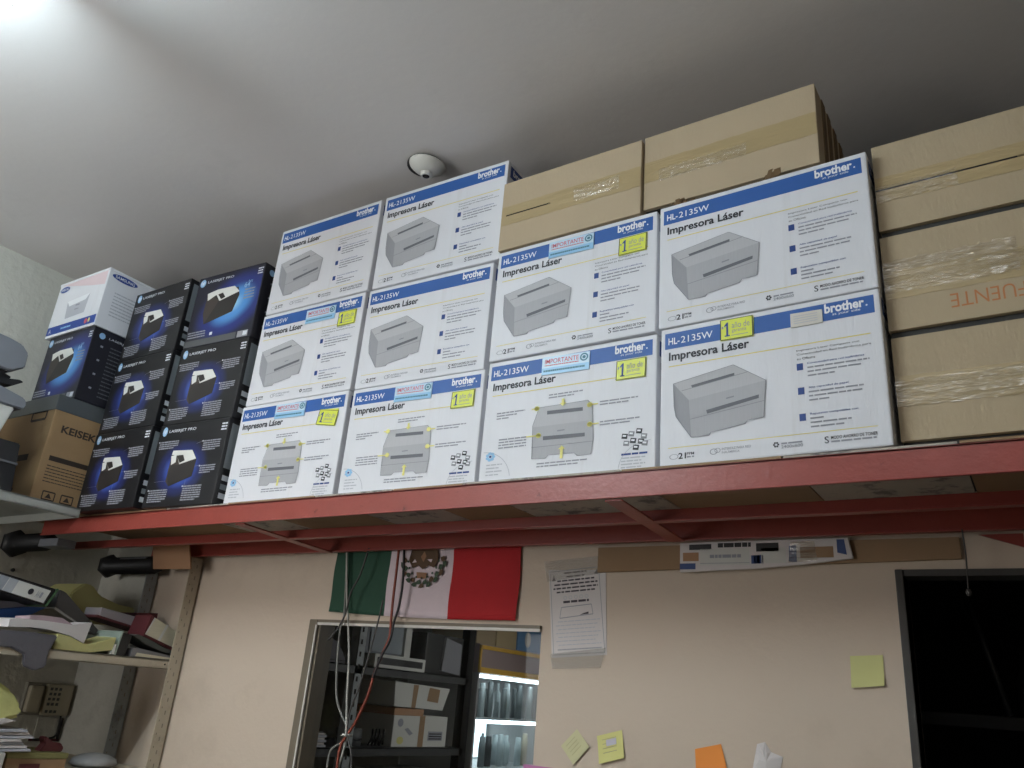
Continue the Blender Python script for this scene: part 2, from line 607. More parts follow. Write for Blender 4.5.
def print_a():
    """printer seen at an angle, three blue bullets, a row of small symbols"""
    mb = MB()
    carton_base(mb)
    f = Face(mb, (0, 0, 0), (W0, 0, 0), (0, 0, H0), (0, -.0004, 0))
    r = random.Random(3)
    common_print(f, .952)
    out = [(.068, .577), (.361, .647), (.507, .506), (.492, .26), (.451, .255), (.421, .256), (.409, .232), (.251, .201), (.242, .181), (.157, .183), (.082, .338), (.072, .415)]
    f.poly(out, PSIDE, 1)
    f.poly([(.068, .577), (.361, .647), (.507, .506), (.145, .445)], PTOP, 2)
    f.poly([(.145, .445), (.507, .506), (.492, .26), (.421, .256), (.409, .232), (.251, .201), (.242, .181), (.157, .183)], PFRONT, 2)
    f.poly([(.156, .548), (.365, .590), (.365, .572), (.162, .530)], PDARK, 3)
    f.poly([(.229, .358), (.474, .416), (.473, .392), (.234, .332)], PDARK, 3)
    f.poly([(.15, .31), (.495, .372), (.495, .368), (.15, .306)], PMID, 3)
    f.poly([(.11, .52), (.43, .585), (.43, .581), (.11, .516)], PMID, 3)
    f.poly([(.324, .415), (.361, .422), (.361, .432), (.324, .425)], PMID, 3)
    f.outline(out, .0016, PMID, 4)
    f.text('Impresora Láser Compacta con', .646, .662, .905, .678, INK, 2)
    f.text('Conectividad en Red Inalámbrica para', .646, .635, .951, .651, INK, 2)
    f.text('su Oficina', .646, .607, .723, .623, INK, 2)
    for v0, head, w, lines in ((.538, 'Conectividad para red inalámbrica', .921, (.940, .905, .806)),
                               (.377, 'Alta capacidad de papel', .850, (.909, .902, .770)),
                               (.206, 'Repuestos compatibles con', .880, (.750, .852, .822))):
        f.rect(.643, v0, .670, v0 + .046, BULLET, 1)
        f.text(head, .688, v0 + .030, w, v0 + .046, BULLET, 2, .008)
        for i, q in enumerate(lines):
            f.bars(.688, v0 + .006 - i * .027, q, .010, GREYINK, 2, r)
    f.rect(.043, .122, .948, .127, YLINE, 1)
    f.ring(.072, .062, .022, .018, .15, GREYINK)
    f.text('21', .094, .044, .131, .085, INK, 2, .02)
    f.text('PPM', .135, .066, .17, .084, INK, 2, .01)
    f.bars(.135, .048, .17, .010, GREYINK, 2, r)
    f.ring(.262, .070, .018, .020, .2, GREYINK)
    f.ring(.280, .076, .014, .016, .2, GREYINK)
    f.text('INTERFAZ PARA RED', .3, .074, .431, .090, GREYINK, 2, .01)
    f.text('INALÁMBRICA', .3, .052, .38, .070, GREYINK, 2, .01)
    for i in range(6):
        f.disc(.54 + .009 * math.cos(i * 1.047), .073 + .013 * math.sin(i * 1.047), .0045, .0065, INK, 2, 8)
    f.bars(.562, .072, .65, .010, GREYINK, 2, r)
    f.text('2400x600', .561, .046, .652, .066, GREYINK, 2, .01)
    f.text('S', .740, .050, .757, .092, INK, 2)
    f.text('MODO AHORRO DE TONER', .766, .072, .946, .092, INK, 2, .01)
    f.bars(.766, .052, .94, .011, GREYINK, 2, r)
    side_print(mb)
    return mb


def print_b():
    """printer seen from the front with yellow pointers"""
    mb = MB()
    carton_base(mb)
    f = Face(mb, (0, 0, 0), (W0, 0, 0), (0, 0, H0), (0, -.0004, 0))
    r = random.Random(4)
    common_print(f, .79)
    out = [(.349, .559), (.634, .566), (.659, .523), (.672, .264), (.664, .158), (.588, .155), (.569, .181), (.424, .182), (.406, .160), (.325, .164), (.317, .421)]
    f.poly(out, PFRONT, 1)
    f.poly([(.349, .559), (.634, .566), (.659, .523), (.665, .41), (.317, .41)], PTOP, 2)
    f.poly([(.398, .526), (.606, .518), (.607, .490), (.399, .497)], PDARK, 3)
    f.poly([(.383, .330), (.624, .322), (.625, .294), (.384, .300)], PDARK, 3)
    f.poly([(.465, .355), (.508, .357), (.508, .367), (.465, .365)], PMID, 3)
    f.rect(.318, .25, .67, .254, PMID, 3)
    f.outline(out, .0016, PMID, 4)
    for (u0, v0, u1, v1) in ((.304, .556, .352, .554), (.692, .525, .629, .529), (.70, .378, .634, .380), (.283, .342, .372, .340)):
        d = 1 if u1 > u0 else -1
        f.rect(min(u0, u1 - d * .018), v1 - .005, max(u0, u1 - d * .018), v1 + .005, YARROW, 5)
        f.poly([(u1 - d * .022, v1 - .018), (u1, v1), (u1 - d * .022, v1 + .018)][::d], YARROW, 5)
        f.disc(u1 - d * .016, v1, .016, .02, YARROW, 5, 12)
    for u, v0, v1 in ((.490, .606, .547), (.498, .147, .243)):
        d = 1 if v1 > v0 else -1
        f.rect(u - .008, min(v0, v1 - d * .02), u + .008, max(v0, v1 - d * .02), YARROW, 5)
        f.poly([(u - .02, v1 - d * .026), (u + .02, v1 - d * .026), (u, v1)][::d], YARROW, 5)
    for u0, u1, v, n in ((.402, .601, .645, 2), (.084, .262, .553, 3), (.70, .906, .537, 2), (.705, .916, .384, 2), (.111, .283, .337, 4), (.356, .642, .119, 2)):
        for i in range(n):
            f.bars(u0, v - i * .022, u1 - (.05 * i if n < 4 else 0), .010, GREYINK, 2, r)
    f.ring(.02, .02, .18, .235, .02, LIGHTINK, 2, 14, .15, math.pi / 2)
    for i in range(7):
        a = i * .9
        f.disc(.066 + .02 * math.cos(a), .215 + .026 * math.sin(a), .012, .012, STICKB, 2, 8)
    f.disc(.066, .215, .008, .01, BULLET, 3, 8)
    for i in range(4):
        f.bars(.045, .145 - i * .026, .145 - .02 * (i % 2), .009, LIGHTINK, 2, r)
    f.ring(.975, .02, .165, .20, .02, LIGHTINK, 2, 14, math.pi / 2, math.pi)
    for (u, v, k) in ((.84, .262, 1), (.875, .275, 0), (.915, .29, 1), (.94, .25, 0), (.85, .21, 0), (.885, .225, 1), (.925, .215, 1), (.90, .175, 1), (.945, .2, 0)):
        f.poly([(u - .016, v - .016), (u + .014, v - .022), (u + .018, v + .014), (u - .012, v + .02)], INK if k else PMID, 2)
        f.poly([(u - .010, v - .002), (u + .008, v - .006), (u + .010, v + .006), (u - .008, v + .010)], PALE, 3)
    f.bars(.826, .124, .96, .014, BULLET, 2, r)
    for i in range(4):
        f.bars(.826, .100 - i * .022, .95 - .02 * (i % 2), .009, LIGHTINK, 2, r)
    side_print(mb)
    return mb


def sticker_mesh(quad, m, border=None):
    """a stuck-on label as a thin sheet; its own (u, v) runs over the quad bl, br, tr, tl"""
    mb = MB()
    pts = [Vector((u * W0, -.0030, v * H0)) for u, v in quad]
    mb.prism(pts, (0, .0026, 0), m)
    f = Face(mb, pts[0], pts[1] - pts[0], pts[3] - pts[0], (0, -.0003, 0))
    return mb, f


def notice_sticker(dx=0, dv=0, tilt=0):
    mb, f = sticker_mesh([(.350 + dx, .818 + dv - tilt), (.632 + dx, .810 + dv + tilt), (.632 + dx, .952 + dv + tilt), (.350 + dx, .964 + dv - tilt)], STICK)
    f.rect(0, 0, 1, .38, STICKB, .5)
    f.text('IMPORTANTE', .06, .60, .78, .86, REDINK, 1, .008)
    f.ring(.89, .70, .085, .22, .35, TEAL, 1)
    f.disc(.89, .70, .035, .09, TEAL, 1)
    f.bars(.06, .48, .78, .05, REDINK, 1)
    f.bars(.04, .15, .92, .10, TEAL, 1)
    return mb


def year_sticker(q):
    mb, f = sticker_mesh(q, YEL)
    f.outline([(.015, .02), (.985, .02), (.985, .98), (.015, .98)], .014, INK, .8)
    f.poly([(.19, .18), (.25, .18), (.25, .84), (.21, .84), (.13, .70), (.13, .62), (.19, .68)], BULLET, 1)
    f.rect(.14, .16, .30, .22, BULLET, 1)
    f.text('año de', .36, .52, .90, .82, GREYINK, 1)
    f.text('garantía', .36, .28, .80, .50, GREYINK, 1)
    f.bars(.05, .55, .11, .12, GREYINK, 1)
    f.rect(.34, .17, .85, .20, GREYINK, 1)
    return mb


def cream_sticker():
    mb, f = sticker_mesh([(.628, .835), (.765, .835), (.765, .925), (.628, .932)], TAN)
    for i in range(4):
        f.bars(.1, .72 - i * .17, .85, .05, LIGHTINK, 1)
    return mb


YQ_R = [(.785, .684), (.944, .684), (.946, .834), (.787, .832)]
YQ_T = [(.757, .700), (.928, .662), (.939, .828), (.775, .845)]
YQ_A = [(.303, .831), (.459, .828), (.461, .976), (.303, .982)]
spec = [  # key, print, x, y, z, w, h, yaw, stickers, label
    ('A1', 'a', -.1564, -.005, 0, .4554, .3198, -.034, ('yA', 'cr'), 'white printer carton with a cream sticker on its blue band, low beside the brown cartons'),
    ('A2', 'a', -.1614, -.0093, .3208, .4612, .3199, -.0272, (), 'white printer carton without stickers right beneath the raised brown carton'),
    ('B1', 'b', -.6377, .0163, 0, .4640, .3237, -.005, ('no', 'yR'), 'largest of the white cartons that show the printer from the front with yellow pointers'),
    ('B2', 'a', -.6358, .0091, .3247, .4620, .3223, -.0122, ('no', 'yR'), 'white stickered carton carrying a brown carton that a taller white stack partly hides'),
    ('C1', 'b', -1.1150, .0218, 0, .4540, .3188, .024, ('no', 'yR'), 'middle of the three white cartons that show the printer from the front'),
    ('C2', 'a', -1.1148, .0211, .3198, .4470, .3218, .028, (), 'white carton without stickers in the middle of its three-high stack'),
    ('C3', 'a', -1.1043, .0162, .6425, .4584, .3282, .0213, (), 'white carton at the top of its stack, just below the ceiling lamp holder'),
    ('D1', 'b', -1.5778, .007, 0, .4520, .3179, .0146, ('no', 'yT'), 'white carton with a crooked yellow sticker, low next to the black cartons'),
    ('D2', 'a', -1.5703, .0076, .3189, .4460, .3200, .0146, ('nD', 'yR'), 'white stickered carton next to black cartons, in the middle of its stack'),
    ('D3', 'a', -1.5640, .0053, .6399, .4500, .3239, .008, (), 'white carton without stickers at the top of the stack next to the black cartons'),
]
proto = {}
sproto = {}
smk = {'no': ('notice_sticker', lambda: notice_sticker()), 'nD': ('notice_sticker', lambda: notice_sticker(.112, -.026, .002)), 'yR': ('yellow_sticker', lambda: year_sticker(YQ_R)),
       'yT': ('yellow_sticker', lambda: year_sticker(YQ_T)), 'yA': ('yellow_sticker', lambda: year_sticker(YQ_A)), 'cr': ('cream_sticker', cream_sticker)}
for key, pr, x, y, z, w_, h_, yaw, st, label in spec:
    t = thing('printer_carton', label, 'box', (x, y, z), yaw, 'white printer cartons stacked on the shelf')
    t.scale = (w_ / W0, 1, (h_ - .0006) / H0)
    if pr not in proto:
        proto[pr] = (print_a if pr == 'a' else print_b)().build('carton', t)
    else:
        o = proto[pr].copy()
        C.objects.link(o)
        o.parent = t
    for s_ in st:
        if s_ not in sproto:
            sproto[s_] = smk[s_][1]().build(smk[s_][0], t)
        else:
            o = sproto[s_].copy()
            C.objects.link(o)
            o.parent = t

# ------------------------------------------------------------------ black printer cartons
BW, BH, BD = .33, .277, .34
HALO = glow_mat('printed_halo', .45 * BW, .44 * BH, .128, .100, [(0, (96, 140, 210)), (.42, (58, 86, 170)), (.72, (34, 42, 92)), (1.0, (25, 25, 28))])
HALO2 = glow_mat('printed_halo_bright', .62 * BW, .50 * BH, .20, .13, [(0, (170, 225, 250)), (.32, (84, 150, 216)), (.64, (38, 50, 120)), (1.0, (28, 28, 42))], -.35)


def black_side(mb, bright):
    g = Face(mb, (BW, 0, 0), (0, BD, 0), (0, 0, BH), (.0004, 0, 0))
    if bright:
        g.disc(.10, .90, .035, .042, HPDISC)
        g.text('LASERJET PRO', .18, .880, .55, .915, HPWHITE)
        r = random.Random(9)
        for i in range(14):
            g.bars(.22, .78 - i * .052, .80, .016, HPDIM, 2, r)
        for i in range(4):
            g.rect(.11, .75 - i * .19, .14, .775 - i * .19, HPTXT)
    else:
        g.rect(.04, .42, .2, .94, HPSILVER, 1)
        for i in range(3):
            g.rect(.05, .08 + i * .1, .18, .14 + i * .1, HPSILVER if i % 2 else HPWHITE, 1)
        g.bars(.3, .5, .8, .02, HPTXT)


def black_small():
    mb = MB()
    mb.box((0, 0, 0), (BW, BD, BH), BLACKBOX, .003)
    f = Face(mb, (0, 0, 0), (BW, 0, 0), (0, 0, BH), (0, -.0004, 0))
    f.rect(.01, .01, .99, .985, HALO, .5)
    r = random.Random(5)
    f.disc(.087, .915, .036, .058, HPDISC, 2)
    f.text('hp', .062, .878, .112, .952, PALE, 3, .01, .3)
    f.text('LASERJET PRO', .15, .885, .545, .930, HPWHITE, 2, .012)
    for i in range(3):
        f.bars(.91, .92 - i * .034, .985, .018, HPWHITE, 2, r)
    f.poly([(.274, .60), (.282, .66), (.576, .645), (.655, .535), (.640, .335), (.330, .235), (.27, .30)], HPSIDE, 2)
    f.poly([(.405, .485), (.655, .535), (.640, .335), (.330, .235), (.28, .36), (.30, .49)], HPBODY, 3)
    f.poly([(.276, .615), (.285, .665), (.565, .650), (.648, .540), (.42, .490), (.36, .60)], HPPAPER, 4)
    f.poly([(.36, .60), (.45, .60), (.49, .53), (.42, .505)], HPBODY, 5)
    f.poly([(.274, .60), (.30, .49), (.36, .52), (.35, .61)], HPPAPER, 4)
    for u0, u1, v, n in ((.05, .33, .775, 4), (.70, .94, .735, 5), (.73, .94, .440, 4), (.06, .33, .190, 6), (.55, .81, .215, 7)):
        f.rect(u0 - .018, v + .002, u0 - .006, v + .018, HPWHITE, 2)
        for i in range(n):
            f.bars(u0, v - i * .026, u1 - (.06 if i == n - 1 else 0), .014, HPTXT, 2, r)
    for u0, v0, u1, v1 in ((.60, .72, .69, .75), (.62, .45, .72, .455), (.10, .30, .28, .305), (.56, .30, .56, .23)):
        f.outline([(u0, v0), (u1, v1)], .0014, HPTXT, 1)
    black_side(mb, False)
    return mb


def black_bright():
    mb = MB()
    mb.box((0, 0, 0), (BW, BD, BH), NAVYBOX, .003)
    f = Face(mb, (0, 0, 0), (BW, 0, 0), (0, 0, BH), (0, -.0004, 0))
    f.rect(.01, .01, .99, .985, HALO2, .5)
    r = random.Random(6)
    f.disc(.075, .91, .045, .055, HPDISC, 2)
    f.text('hp', .045, .875, .105, .945, PALE, 3, .01, .3)
    f.text('LASERJET PRO', .15, .885, .55, .928, HPWHITE, 2, .012)
    for i in range(3):
        f.bars(.91, .92 - i * .034, .985, .018, HPWHITE, 2, r)
    f.poly([(.20, .74), (.66, .735), (.70, .62), (.645, .40), (.24, .30), (.19, .45)], HPBODY, 2)
    f.poly([(.20, .74), (.40, .60), (.24, .30), (.19, .45)], HPSIDE, 3)
    f.poly([(.195, .735), (.35, .765), (.60, .76), (.695, .665), (.41, .59), (.34, .69), (.22, .63)], HPPAPER, 4)
    f.poly([(.37, .69), (.44, .70), (.49, .63), (.43, .61)], HPBODY, 5)
    f.text('64', .75, .70, .83, .775, HPDISC, 2, .02)
    f.text('bit', .80, .76, .86, .80, HPDISC, 2)
    for i in range(4):
        f.bars(.77, .66 - i * .04, .92, .018, HPTXT, 2, r)
    f.rect(.0, .015, .775, .10, MIDGREY, 1)
    f.rect(.80, .02, .95, .10, PSIDE, 1)
    f.rect(.88, .035, .94, .09, HPWHITE, 2)
    f.rect(.37, .13, .41, .17, HPWHITE, 2)
    for i in range(3):
        f.bars(.03, .20 - i * .034, .30, .016, HPTXT, 2, r)
    black_side(mb, True)
    return mb


bp = {}
bl = [
    ('s', -2.275, -.055, 0, .0, 'black printer carton on the red shelf right next to the tan box'),
    ('s', -2.273, -.053, .2800, .0, 'black printer carton in the middle of the black stack on the wall side'),
    ('s', -2.271, -.052, .5600, .0, 'black printer carton topping the stack beside the blue and white box'),
    ('s', -1.925, -.036, 0, .05, 'black printer carton on the red shelf touching the white cartons'),
    ('s', -1.922, -.034, .2800, .05, 'black printer carton directly below the brightest blue one'),
    ('b', -1.919, -.033, .5600, .05, 'black carton with a large bright blue printer picture, topping the stack by the white cartons'),
    ('f', -2.600, -.158, .3865, .0, 'black printer carton squeezed between the tan box and the blue and white box'),
]
for kd, x, y, z, yaw, label in bl:
    t = thing('printer_carton', label, 'box', (x, y, z), yaw, 'black printer cartons')
    t.scale = (1, 1, 1.009)
    if kd == 'f':
        t.scale = (.925, 1, 1.02)
        kd = 'b'
    if kd not in bp:
        bp[kd] = (black_small if kd == 's' else black_bright)().build('carton', t)
    else:
        o = bp[kd].copy()
        C.objects.link(o)
        o.parent = t

# ------------------------------------------------------------------ blue and white box, tan box
t = thing('electronics_box', 'white box with a blue stripe and oval logos at the top by the left wall', 'box', (-2.632, -.165, .6705))
w_, d_, h_ = .337, .33, .236
mb = MB()
mb.box((0, 0, 0), (w_, d_, h_), WHITE, .003)
f = Face(mb, (0, 0, 0), (w_, 0, 0), (0, 0, h_), (0, -.0004, 0))
NAVY = mat('print_deep_blue', (38, 70, 150), .5)
PINK = mat('print_blush', (226, 206, 210), .5)
f.rect(.01, .045, .985, .19, NAVY, 1)
f.poly([(.03, .97), (.97, .97), (.97, .72), (.70, .78)], PINK, .5)
f.disc(.13, .87, .10, .055, NAVY, 2)
f.text('SAMSUNG', .05, .845, .21, .895, PALE, 3, .01)
f.poly([(.28, .60), (.72, .64), (.70, .30), (.32, .28)], LIGHTINK, 1)
f.poly([(.28, .60), (.72, .64), (.66, .54), (.34, .50)], PALE, 2)
f.rect(.48, .47, .56, .50, GREYINK, 3)
f.rect(.48, .40, .56, .42, GREYINK, 3)
f.text('A', .05, .07, .10, .15, PALE, 2)
f.bars(.3, .1, .5, .03, STICKB, 2)
f.disc(.80, .115, .03, .045, REDINK, 2)
f.disc(.86, .12, .02, .04, YARROW, 2)
g = Face(mb, (w_, 0, 0), (0, d_, 0), (0, 0, h_), (.0004, 0, 0))
g.disc(.20, .90, .16, .055, NAVY, 2)
g.text('SAMSUNG', .08, .875, .32, .925, PALE, 3, .01)
for i in range(8):
    g.bars(.12, .62 - i * .055, .55 if i % 3 else .42, .02, LIGHTINK, 2)
g.rect(.68, .48, .75, .66, NAVY, 1)
g.rect(.62, .03, .93, .2, NAVY, 1)
g.text('A', .72, .07, .82, .16, PALE, 2)
mb.build('carton', t)
m = MB()
m.box((-.002, -.002, h_ - .008), (w_ + .003, d_ + .002, h_ + .0015), WHITE, .002)
m.build('lid', t)

t = thing('electronics_box', 'tan box with black lettering and grey tape around its top, next to the black cartons', 'box', (-2.66, -.205, .0))
w_, d_, h_ = .36, .32, .384
mb = MB()
TANBOX = mat('tan_box', (156, 126, 90), .7, .08, 10, .08, 120)
PRINTK = mat('print_dark_brown', (52, 40, 32), .6)
mb.box((0, 0, 0), (w_, d_, h_), TANBOX, .004)
g = Face(mb, (w_, 0, 0), (0, d_, 0), (0, 0, h_), (.0005, 0, 0))
g.text('KEISEK', .12, .665, .52, .735, PRINTK, 1, .03)
g.rect(.08, .40, .95, .445, PRINTK, 1)
for i in range(6):
    g.bars(.08, .35 - i * .028, .9, .008, PRINTK, 1)
for i in range(4):
    u = .12 + i * .2
    g.outline([(u, .06), (u + .13, .06), (u + .13, .13), (u, .13)], .006, PRINTK, 1)
    g.poly([(u + .03, .075), (u + .1, .075), (u + .065, .12)], PRINTK, 1)
f = Face(mb, (0, 0, 0), (w_, 0, 0), (0, 0, h_), (0, -.0005, 0))
f.rect(.2, .40, .75, .46, PRINTK, 1)
f.rect(.35, .12, .65, .15, PRINTK, 1)
f.outline([(.60, .78), (.86, .78), (.86, .95), (.60, .95)], .012, PRINTK, 2)
f.outline([(.60, .86), (.86, .86)], .01, PRINTK, 2)
mb.build('carton', t)
m = MB()
m.box((-.001, -.0018, h_ - .055), (w_ + .0018, d_ + .001, h_ + .001), mat('grey_tape', (84, 88, 90), .3, .08, 14), .002)
m.build('tape', t)

# ------------------------------------------------------------------ brown cartons
def brown(name, label, loc, yaw, w, d, h, kraft, clear=(), slit=None, group='brown cartons', lettering=None, side_seam=False, gap=.0145):
    t = thing(name, label, 'box', loc, yaw, group)
    mb = MB()
    mb.box((0, .004, gap - .0005), (w, d, h - .001), kraft, .003)
    mb.box((.003, .010, 0), (w - .003, d - .003, gap + .001), MATS.get('gap_shade_grey') or mat('gap_shade_grey', (58, 58, 56), .8))  # dark grey base put in to darken the gap under the carton
    if side_seam:
        for y0 in (.055, .11, .17, .23):
            mb.box((w - .001, y0, .012), (w + .0025, y0 + .03, h - .004), KRAFTD, .001)
    mb.build('body', t)
    # two flaps meet along the middle of the front
    m = MB()
    m.box((.0005, 0, gap), (w - .0005, .005, h / 2 - .0012), kraft, .0012)
    if lettering:
        ff = Face(m, (0, 0, 0), (w, 0, 0), (0, 0, h), (0, -.0003, 0))
        ff.text('FUENTE', *lettering, ORANGEINK, 1, -.004, 0, True)
    m.build('flap', t)
    m = MB()
    m.box((.0005, 0, h / 2 + .0012), (w - .0005, .005, h), kraft, .0012)
    m.build('flap', t)
    m = MB()
    n = 24
    r = random.Random(int(w * 1000 + loc[2] * 777))
    top, bot = [], []
    for i in range(n + 1):
        x = .002 + (w - .004) * i / n
        top.append(h / 2 + .030 + r.uniform(-.0012, .0012))
        bot.append(h / 2 - .030 + r.uniform(-.0012, .0012))
    for i in range(n):
        xa, xb = .002 + (w - .004) * i / n, .002 + (w - .004) * (i + 1) / n
        for za, zb, zc, zd in ((bot[i], bot[i + 1], h / 2 - .002, h / 2 - .002), (h / 2 + .002, h / 2 + .002, top[i + 1], top[i])) if (slit and slit[0] < xa / w < slit[1]) else ((bot[i], bot[i + 1], top[i + 1], top[i]),):
            m.prism([(xa, -.0009, za), (xb, -.0009, zb), (xb, -.0009, zc), (xa, -.0009, zd)], (0, .0008, 0), KTAPE)
    m.build('tape', t)
    if slit:
        m = MB()
        m.box((w * slit[0], -.0012, h / 2 - .0016), (w * slit[1], .0002, h / 2 + .0016), KCOV)
        m.build('torn_slit', t)
    for (u0, u1, v0, v1, seed) in clear:
        m = MB()
        r = random.Random(seed)
        nx, nz = 40, 6
        g = [[Vector((w * (u0 + (u1 - u0) * i / nx), -.0025 - .0035 * r.random() * (0 < j < nz), h * (v0 + (v1 - v0) * (j / nz) + (.012 * r.uniform(-1, 1) if j in (0, nz) else 0)))) for j in range(nz + 1)] for i in range(nx + 1)]
        vv = [[m.bm.verts.new(p) for p in c] for c in g]
        k = m.mi(CLEAR)
        for i in range(nx):
            for j in range(nz):
                q = m.bm.faces.new((vv[i][j], vv[i + 1][j], vv[i + 1][j + 1], vv[i][j + 1]))
                q.material_index = k
                q.smooth = True
        m.build('clear_tape', t)
    return t


EX, EY = .3070, .008
brown('brown_carton', 'lowest of the three brown cartons stacked at the right end of the shelf', (EX, EY, .0), -.022, .60, .34, .2210, KRAFT2, ((.0, .62, .36, .60, 1),))
brown('brown_carton', 'brown carton with orange hand lettering in the middle of the right end stack', (EX - .002, EY, .2220), -.022, .60, .34, .2220, KRAFT2, ((.0, .38, .42, .74, 2), (.30, .60, .44, .62, 5)), None, lettering=(.185, .19, .385, .32))
brown('brown_carton', 'topmost brown carton of the right end stack with a torn tape slit', (EX - .001, EY, .4450), -.022, .60, .34, .2210, KRAFT2, ((.0, .25, .36, .54, 3),), (.0, .42))
brown('brown_carton', 'brown taped carton on a stickered white carton, partly behind a taller white stack', (-.6375, .004, .6480), -.012, .421, .34, .2200, KRAFT, ((.55, .86, .42, .6, 4),), (.04, .36), gap=.002)
brown('brown_carton', 'brown taped carton highest under the ceiling on two tufts of torn card', (-.2135, .008, .6590), -.016, .418, .34, .2180, KRAFT, ((.1, .62, .34, .5, 6),), None, side_seam=True, gap=.002)
for (x, y, lab) in ((-.112, .004, 'tuft of torn brown card under the raised brown carton, on its wall-shelf middle side'), (.098, -.002, 'tuft of torn brown card under the raised brown carton, nearer the right end stack')):
    mb = MB()
    r = random.Random(int(x * 100))
    for i in range(7):
        a = Vector((r.uniform(-.018, .018), r.uniform(-.004, .012), r.uniform(0, .004)))
        e = Vector((r.uniform(-.014, .014), r.uniform(-.008, .006), r.uniform(.003, .010)))
        mb.prism([a, a + Vector((.012, 0, .001)), a + e + Vector((.010, 0, .001)), a + e], (0, .0015, .001), KRAFTD)
    zmin = min(v.co.z for v in mb.bm.verts)
    zmax = max(v.co.z for v in mb.bm.verts)
    for v in mb.bm.verts:
        v.co.z = (v.co.z - zmin) / (zmax - zmin) * .0235
    tag(mb.build('card_scrap', None, (x, y - .009, .6414)), lab.replace('on its wall-shelf middle side', 'at its left end'), 'scrap', 'torn card tufts')

# ------------------------------------------------------------------ ceiling: lamp holder, fluorescent batten
lp = P(427, 169, 2, 1.005)
t = thing('ceiling_lamp_holder', 'white porcelain lamp holder without a bulb on the ceiling above the white cartons', 'lamp holder', (lp.x, lp.y, CZ))
PORC = mat('porcelain', (214, 212, 204), .35, .06, 30)
MB().lathe([(.056, 0), (.056, -.008), (.0, -.008)], DARK, 24, Matrix.Translation((-.014, .006, 0))).build('dark_disc', t)  # dark disc filling the gap between dome and ceiling
MB().lathe([(.050, -.006), (.057, -.010), (.053, -.018), (.036, -.032), (.022, -.040), (.0, -.040)], PORC, 28, Matrix.Rotation(.10, 4, 'Y')).build('dome', t)
m = MB()
m.lathe([(.018, -.036), (.0165, -.052), (.013, -.054), (.011, -.050), (.0, -.049)], PORC, 18)
m.lathe([(.0105, -.050), (.0105, -.0525), (.0, -.0525)], HOLE, 14)
m.build('socket', t)

LH = .085             # the batten hangs a little below the ceiling
_q = P(7, 1, 2, CZ - LH - .064)
LXT = _q.x + .0
t = thing('fluorescent_lamp', 'glowing white fluorescent batten lamp on the ceiling at the upper left corner', 'lamp', (LXT, -1.655, CZ - LH))
m = MB()
for hy in (-.4, .4):
    m.tube([(0, hy, -.01), (0, hy, LH)], .006, PORC, 8)
m.box((-.014, -.62, -.045), (.014, .62, -.005), mat('batten_white', (225, 226, 226), .5), .004)
m.build('batten', t)
TUBE = mat('tube_glow', (235, 248, 255), .4, emit=(225, 245, 255), estr=150)
for sx in (0,):
    MB().tube([(sx, -.60, -.064), (sx, .60, -.064)], .017, TUBE, 12).build('tube', t)
for sy in (-.61, .61):
    MB().box((-.009, sy - .010, -.074), (.009, sy + .006, -.040), PORC, .003).build('tube_socket', t)

# ------------------------------------------------------------------ things on the back wall
# flag
fl = thing('flag', 'green, white and red flag with a round emblem hung below the red shelf', 'flag', (-1.10, WY - .006, -.27))
FG = mat('flag_green', (38, 76, 58), .8, .08, 40, .1, 300)
FW = mat('flag_white', (216, 200, 206), .8, .05, 30, .1, 300)
FR = mat('flag_red', (176, 26, 32), .8, .08, 30, .1, 300)
x0, x1, zt = -.357, .357, .25


def flag_pt(s_, t_):
    x = x0 + (x1 - x0) * s_ + .002 * math.sin(9 * t_ + 4 * s_)
    zb = .009 - .014 * s_ - .006 * math.sin(3.1 * s_)
    return Vector((x, -.003 - .0025 * math.sin(16 * s_ + 2 * t_) - .002 * (1 - t_), zb + (zt - zb) * t_))


for nm, a, c, mt in (('green_band', 0, .324, FG), ('white_band', .324, .667, FW), ('red_band', .667, 1, FR)):
    m = MB()
    n1, n2 = 20, 14
    g = [[flag_pt(a + (c - a) * i / n1, j / n2) for j in range(n2 + 1)] for i in range(n1 + 1)]
    k = m.mi(mt)
    fr = [[m.bm.verts.new(p) for p in q] for q in g]
    bk = [[m.bm.verts.new(p + Vector((0, .0008, 0))) for p in q] for q in g]
    for i in range(n1):
        for j in range(n2):
            for q, o_ in ((fr, 1), (bk, -1)):
                ff = m.bm.faces.new([q[i][j], q[i + 1][j], q[i + 1][j + 1], q[i][j + 1]][::o_])
                ff.material_index = k
                ff.smooth = True
    for i in range(n1):
        m.bm.faces.new((fr[i][0], bk[i][0], bk[i + 1][0], fr[i + 1][0])).material_index = k
    m.build(nm, fl)
m = MB()
EMB = mat('emblem_green', (60, 78, 60), .8)
EMB2 = mat('emblem_brown', (92, 70, 50), .8)
EMB3 = mat('emblem_tan', (150, 112, 84), .8)
ec = P(427, 559, 1, WY) - Vector((-1.10, WY - .006, -.27))
ff = Face(m, (ec.x, -.0085, ec.z), (1, 0, 0), (0, 0, 1), (0, -.0004, 0))
for i in range(19):
    a = math.pi * (1.02 + .96 * i / 18)
    r_ = .076 + (.006 if i % 2 else -.004)
    c_, s_ = math.cos(a), math.sin(a)
    ff.poly([(r_ * c_ + q * math.cos(a + w1), r_ * s_ + q * math.sin(a + w1)) for q, w1 in ((.012, 1.2), (.008, .2), (.012, -1.0), (.006, -2.0), (.010, 2.6))], EMB if i % 3 else EMB2, 1 + (i % 2) * .3)
ff.poly([(-.050, .03), (-.058, -.005), (-.040, -.03), (-.018, -.022), (.0, -.034), (.022, -.022), (.044, -.03), (.056, .0), (.046, .035), (.02, .045), (-.02, .045)], EMB2, 2)
